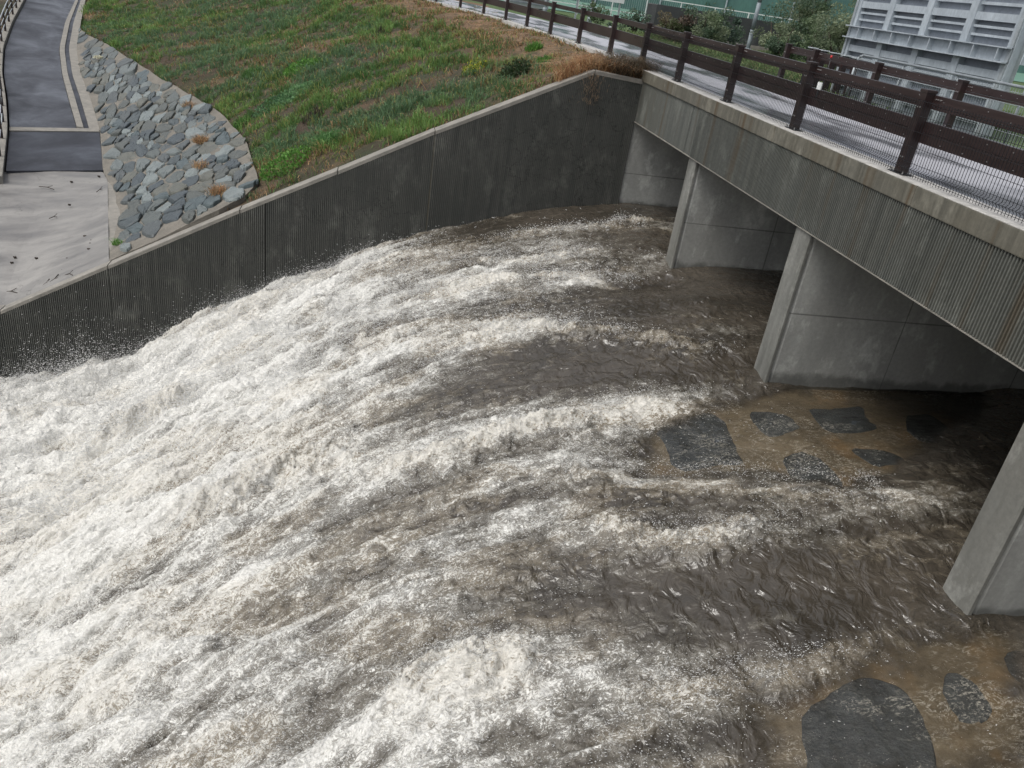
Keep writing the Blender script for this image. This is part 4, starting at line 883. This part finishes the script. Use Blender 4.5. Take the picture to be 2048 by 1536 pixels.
m.build('side_frame', M_GALV, gt)
m = MB(); m.box((gx0-.2, yB-.1, 0), (gx0+.12, yB-.001, zt)); m.build('side_frame', M_GALV, gt)
# ------------------------------------------------------------------ things beyond the road
def pole_at(x_, y_, hgt, d, label):
    root = empty('utility_pole', label, 'pole'); m = MB()
    for k in range(8): m.bar((x_, y_, hgt*k/8-.05), (x_, y_, hgt*(k+1)/8-.05), d*(1-.04*k), n=12)
    m.build('shaft', M_POLE, root, True); m = MB(); m.bar((x_, y_, 2.0), (x_, y_, 2.2), d*.95, n=12); m.build('band', M_PALE, root, True); m = MB(); m.bar((x_, y_, -.05), (x_, y_, .3), d*1.5, n=12); m.build('base', M_POLE, root, True)
pole_at(9.99, 16.46, 9, .19, 'tall grey steel pole rising from the shrubs left of the gate')
pole_at(5.1, 27.5, 9, .2, 'slim grey pole beside the white notice board')
pole_at(3.7, 34.0, 9, .19, 'grey pole farthest left among the roadside poles')
# retaining wall, court fence, screens
m = MB(); 
bw = empty('old_boundary_wall', 'dark weathered boundary wall behind the shrubs across the road', 'wall')
m.prism([(6.6, 22.0), (7.0, 21.7), (19, 20.0), (19, 20.6), (7.0, 22.4)], -.1, 1.5, .03); m.build('wall', M_BWALL, bw)
m = MB(); m.prism([(7.6, 21.45), (19, 19.8), (19, 20.0), (7.6, 21.6)], -.1, .3); m.build('ledge', M_COPE, bw)
m = MB()
for a_, z_ in ((8.3, .75), (9.0, .8), (9.7, .55)): m.box((a_, 21.35-(a_-8.3)*.14, z_), (a_+.05, 21.6, z_+.35)); m.box((a_-.2, 21.35-(a_-8.3)*.14, z_), (a_+.05, 21.6, z_+.05))
m.build('painted_marks', M_BEIGE, bw)
wf = empty('court_fence', 'white railed fence in front of the green court beyond the wall', 'fence')
m = MB()
for k in range(1): m.bar((-2, 44, 1.75), (34, 36, 1.85), .06); m.bar((-2, 44, .6), (34, 36, .6), .05)
m.build('rail', M_WHITE, wf)
for k in range(16): f_ = k/15; m = MB(); m.bar((-2+36*f_, 44-8*f_, -.1), (-2+36*f_, 44-8*f_, 1.8), .07); m.build('post', M_WHITE, wf)
m = MB()
for k in range(240): f_ = k/240; m.bar((-2+36*f_, 44-8*f_, .6), (-2+36*f_, 44-8*f_, 1.75), .010)
m.build('pickets', M_PALE, wf)
m = MB(); m.add([(-20, 48, -.02), (60, 38, -.02), (60, 70, .8), (-20, 80, .8)], [(0, 1, 2, 3)]); ct_o = m.build('court', M_COURT); tag(ct_o, kind='structure')
sc = empty('screen_net', 'tall dark green screening net behind the court', 'net'); m = MB(); m.prism([(-10, 72), (70, 50), (70, 50.1), (-10, 72.1)], -.1, 9); m.build('net', M_NET, sc)
for k in range(14): f_ = k/13; m = MB(); m.bar((-10+80*f_, 71.9-22*f_, -.1), (-10+80*f_, 71.9-22*f_, 9.2), .18, n=8); m.build('post', M_GALV, sc)
tp = empty('site_panel', 'teal blue panel low behind the shrubs left of the gate', 'panel'); m = MB(); m.box((13.6, 13.0, .2), (19, 13.06, 1.2), .01); m.build('sheet', M_TEAL, tp)
m = MB()
for x_ in (13.7, 15.4, 17.2, 18.9): m.box((x_-.04, 13.07, -.05), (x_+.04, 13.14, 1.3))
m.build('frame', M_GALV, tp)
nb_ = empty('notice_board', 'white notice board with blue and grey panels beyond the curve of the road', 'notice board'); m = MB(); m.box((5.0, 32, 1.2), (8.2, 32.08, 3.4), .01); m.build('board', M_WHITE, nb_)
m = MB(); 
for x_ in (5.3, 8.0): m.box((x_-.05, 32.09, -.1), (x_+.05, 32.19, 3.4))
m.build('leg', M_GALV, nb_)
m = MB()
for k in range(5): m.box((6.3+.22*k, 31.97, 1.4), (6.48+.22*k, 31.995, 1.62)); m.box((6.3+.22*k, 31.97, 1.7), (6.48+.22*k, 31.995, 1.9))
m.build('printed_panel', simple('blue_print', (.04, .06, .16), (.07, .09, .22), 2, .5), nb_)
kz = empty('louvred_cabinet', 'blue grey louvred cabinet beside the road in the distance', 'cabinet'); m = MB(); m.box((1.6, 36, .1), (4.3, 38, 2.6), .03); m.build('body', M_PALE, kz)
m = MB()
for k in range(12): m.box((1.7, 35.95, .3+.18*k), (4.2, 35.99, .36+.18*k))
m.build('louvre', M_GPAN, kz)
bx = empty('white_box', 'small white marker box on the grass beside the road', 'box'); P = Z(1219, 62, 0); m = MB(); m.box((P[0], P[1], -.05), (P[0]+.35, P[1]+.3, .18), .02); m.build('body', M_WHITE, bx); m = MB(); m.box((P[0]-.01, P[1]-.01, .181), (P[0]+.36, P[1]+.31, .21), .01); m.build('lid', M_PALE, bx)
# utility things beside the gate
sg = empty('sign_tag', 'small white tag plate fixed on the near railing board', 'sign'); m = MB(); m.box((.075, -8.62, .72), (.09, -8.75, .83), .004); m.build('plate', M_WHITE, sg); m = MB(); m.box((.076, -8.67, .60), (.088, -8.70, .72)); m.build('bracket', M_WIRE, sg)
lt = empty('warning_lamp', 'small red warning lamp by the far railing end', 'lamp'); m = MB(); m.bar((4.35, -1.15, .96), (4.35, -1.15, 1.02), .05, n=10); m.build('lens', M_RED, lt, True); m = MB(); m.bar((4.35, -1.15, .0), (4.35, -1.15, .958), .02, n=8); m.build('stem', M_WIRE, lt, True)
tb = empty('stepped_railing', 'short brown railing with pale capped posts beside the gate', 'railing')
for k in range(5): m = MB(); x_, y_ = 4.9+.26*k, .9-.14*k; m.box((x_-.07, y_-.07, -.05), (x_+.07, y_+.07, 1.06-.02*k), .01); p = m.build('post', M_RAIL, tb); m = MB(); m.box((x_-.11, y_-.11, 1.062-.02*k), (x_+.11, y_+.11, 1.09-.02*k), .006); m.build('cap', M_PALE, p)
m = MB(); m.bar((4.9, .9, .8), (5.94, .34, .75), .05, .1); m.bar((4.9, .9, .4), (5.94, .34, .38), .05, .2); m.build('rail', M_RAIL, tb)
# raised lawn with a parked car at the right
m = MB(); m.prism([(13, -30), (60, -30), (60, 4), (15, -1), (13, -8)], -.2, 1.18, .05); o = m.build('raised_lawn', M_LAWN); tag(o, kind='structure')
def car(loc, rz, label):
    root = empty('parked_car', label, 'car', loc=loc); root.rotation_euler = (0, 0, rz)
    prof = [(-2.1, .35), (-2.15, .7), (-2.0, .95), (-1.3, 1.0), (-.75, 1.42), (.75, 1.45), (1.35, .98), (2.0, .85), (2.15, .6), (2.1, .35)]
    V, F = [], []; rows = [(-.85, .97), (-.80, 1.0), (0, 1.01), (.80, 1.0), (.85, .97)]; n_ = len(prof)
    for yy, sc_ in rows: V += [(x_*sc_, yy*(1-.18*max(0, (z_-.9))/.5), z_) for x_, z_ in prof]
    for r in range(len(rows)-1):
        for k in range(n_): k2 = (k+1) % n_; F.append((r*n_+k, r*n_+k2, (r+1)*n_+k2, (r+1)*n_+k))
    F += [tuple(range(n_)), tuple(range((len(rows)-1)*n_+n_-1, (len(rows)-1)*n_-1, -1))]
    m = MB(); m.add(V, F); m.build('body', M_WHITE, root)
    for sy in (-1, 1):
        m = MB(); y_ = sy*.86; m.add([(-1.1, y_, 1.0), (-.7, y_*.93, 1.36), (.0, y_*.93, 1.38), (0, y_, 1.0)], [(0, 1, 2, 3)]); m.add([(.08, y_, 1.0), (.08, y_*.93, 1.38), (.7, y_*.93, 1.36), (1.15, y_, 1.0)], [(0, 1, 2, 3)]); m.build('side_window', M_GLASS, root)
        for x_ in (-1.3, 1.35):
            m = MB(); m.bar((x_, sy*.70, .33), (x_, sy*.90, .33), .66, n=24); wh = m.build('wheel', M_TYRE, root, False); m = MB(); m.bar((x_, sy*.901, .33), (x_, sy*.915, .33), .40, n=16)
            for k in range(5): an = k*1.2566; m.bar((x_, sy*.92, .33), (x_+.19*math.cos(an), sy*.92, .33+.19*math.sin(an)), .04, .02, up=(0, 1, 0))
            m.build('rim', M_GALV, wh)
    for sy in (-.6, .6):
        m = MB(); m.box((-2.17, sy-.15, .72), (-2.12, sy+.15, .85), .01); m.build('tail_lamp', M_RED, root); m = MB(); m.box((2.1, sy-.18, .62), (2.16, sy+.18, .76), .01); m.build('headlight', M_GLASS, root)
    return root
car((18.6, -6.9, 1.2), math.radians(255), 'white car parked on the raised lawn at the right beyond the gate')
# ------------------------------------------------------------------ shrubs and trees across the road
def leaf_cloud(name, c, r, n, cols, parent, size=.05, seed=0, squash=.8):
    rs = np.random.RandomState(seed); k = 26; cen = rs.randn(k, 3)*.42*np.array(r)+np.array(c); cen[:, 2] = np.maximum(cen[:, 2], .25)
    w_ = rs.randint(0, k, n); rr = rs.uniform(.18, .42, k)*np.mean(r); d = rs.randn(n, 3); d /= np.linalg.norm(d, axis=1)[:, None]
    P = cen[w_]+d*(rr[w_]*rs.rand(n)**.35)[:, None]*[1, 1, squash]; P[:, 2] = np.maximum(P[:, 2], .02)
    u_ = rs.randn(n, 3); u_ /= np.linalg.norm(u_, axis=1)[:, None]; v_ = np.cross(u_, rs.randn(n, 3)); v_ /= np.linalg.norm(v_, axis=1)[:, None]; s_ = size*rs.uniform(.5, 1.3, n)[:, None]
    V = np.stack([P-u_*s_, P+v_*s_*.45, P+u_*s_, P-v_*s_*.45], 1).reshape(-1, 3); F = (np.arange(n)*4)[:, None]+[0, 1, 2, 3]
    cols = np.array(cols); t_ = cols[rs.randint(0, len(cols), k)][w_]*rs.uniform(.7, 1.3, n)[:, None]
    return raw(name, V, F, M_GRASS, parent, attrs={'tint': ('POINT', 'FLOAT_COLOR', np.repeat(np.c_[t_, np.ones(n)], 4, 0))})
def shrub(name, x_, y_, r, h, n, cols, label, cat='shrub', seed=1, size=.06, trunk=True):
    root = empty(name, label, cat); leaf_cloud('crown', (x_, y_, h*.55), (r, r, h*.5), n, cols, root, size, seed)
    m = MB(); rs = np.random.RandomState(seed)
    for k in range(6):
        a_ = k*1.05; top = np.array([x_+math.cos(a_)*r*.6, y_+math.sin(a_)*r*.6, h*rs.uniform(.6, .95)]); b_ = np.array([x_, y_, -.05]); md = (b_+top)/2+rs.randn(3)*.08
        m.bar(b_, md, .07, n=6); m.bar(md, top, .04, n=6)
    m.build('trunk', M_BARK, root)
G1 = [(.09, .14, .07), (.12, .17, .085), (.07, .11, .065)]; G2 = [(.17, .21, .125), (.21, .25, .15), (.13, .165, .095)]; G3 = [(.06, .10, .07), (.08, .125, .075)]  # foliage greens raised to stand in for background haze
shrub('shrub', 11.8, 11.6, 1.3, 2.4, 9000, G2, 'large grey green shrub against the left side of the steel gate', seed=3)
shrub('shrub', 9.4, 11.5, .9, 1.2, 3500, G1, 'low rounded shrub just behind the railing left of the large one', seed=4)
shrub('shrub', 9.2, 18.6, 1.3, 1.5, 5000, G3, 'dark green shrub at the foot of the tall grey pole', seed=5)
shrub('shrub', 6.6, 17.5, 1.0, 1.2, 3500, [(.10, .07, .05), (.09, .11, .05), (.14, .12, .07)], 'reddish brown shrub left of the dark ones across the road', seed=6)
shrub('shrub', 7.9, 16.8, 1.1, 1.4, 4500, G1+G2, 'mixed green shrub with pale tips in front of the dark wall', seed=7)
shrub('shrub', 5.8, 20.8, .9, .9, 2500, G3, 'small dark shrub at the left end of the boundary wall', seed=8)
# rough grass on the verge across the road
n = 60000; x = RS.uniform(4.75, 13, n); y = RS.uniform(-3, 21, n); k = (fbm(x*1.5, y*1.5, 3, 5) > .38) & (np.hypot(x-6.3, 0) > .8) | (y > 2.2); x, y = x[k], y[k]; n = len(x)
kx_ = np.interp(y, kerb[:, 1], kerb[:, 0])+wide+.1; k = x > kx_; x, y = x[k], y[k]; n = len(x)
tint = np.array([(.13, .22, .07), (.17, .25, .09), (.10, .17, .06), (.25, .24, .12)])[RS.randint(0, 4, n)]*RS.uniform(.6, 1.4, n)[:, None]
V, F, T_ = make_blades(np.c_[x, y, np.full(n, -.07)], .12+.3*RS.rand(n)*fbm(x*.8, y*.8, 3, 9)*1.5, .008+.008*RS.rand(n), tint, RS.uniform(.3, 1, n)); o = raw('verge_grass', V, F, M_GRASS, attrs={'tint': ('POINT', 'FLOAT_COLOR', T_)}); tag(o, kind='stuff')
shrub('shrub', 10.8, 15.2, 1.0, 1.7, 3500, G2, 'loose pale shrub between the tall pole and the large grey green shrub', seed=31)
shrub('shrub', 12.4, 15.0, 1.2, 2.0, 4500, G1, 'mid green shrub directly behind the large grey green shrub', seed=32)
shrub('shrub', 4.9, 25.0, .8, 1.1, 1800, G1, 'small round shrub near the foot of the slim grey pole', seed=33)
shrub('tree', 13.2, 17.6, 1.6, 4.4, 9000, G2+G1, 'taller thin tree behind the large grey green shrub', 'tree', seed=9)
for k in range(14):
    f_ = k/13; x_ = -14+86*f_; y_ = 70-22*f_
    root_l = ['round topped', 'dark leaning', 'pale leafed', 'broad spreading', 'thin crowned', 'dense low', 'tall narrow'][k % 7]+[' tree behind the left part of the net', ' tree behind the right part of the net'][k >= 7]
    shrub('tree', x_, y_+6, 3.6, 7+2*math.sin(k*2.1), 2600, [G1, G3, G2][k % 3], root_l, 'tree', seed=20+k, size=.28)
# left: railing along the path
pr_ = empty('path_railing', 'weathered grey railing on a concrete base beside the curved path', 'railing')
lp = P3(path_L)[1:]; dd_ = np.gradient(lp, axis=0); dd_ /= np.linalg.norm(dd_[:, :2], axis=1)[:, None]; off = np.c_[-dd_[:, 1], dd_[:, 0], 0*dd_[:, 0]]
L0 = np.r_[[Z(9, 362, -7.1)+[0, 0, 0]], lp+off*.02]; Lb = resample(L0, 40)
dd_ = np.gradient(Lb, axis=0); dd_ /= np.linalg.norm(dd_[:, :2], axis=1)[:, None]; off = np.c_[-dd_[:, 1], dd_[:, 0], 0*dd_[:, 0]]
patch('base_kerb', Lb+off*.05, Lb+off*.36, 60, 2, M_COPE, pr_, dz=.16, depth=.6)
m1, m2 = MB(), MB(); R1 = Lb+off*.2
m1.poly([p+[0, 0, 1.2] for p in R1], .07, n=6); m1.poly([p+[0, 0, .85] for p in R1], .05, n=6); m1.poly([p+[0, 0, .5] for p in R1], .05, n=6); m1.build('rail', M_PALE, pr_)
for p in R1[::2]:
    m = MB(); m.bar(p+[0, 0, .1], p+[0, 0, 1.22], .09); m.build('post', M_RAIL, pr_)
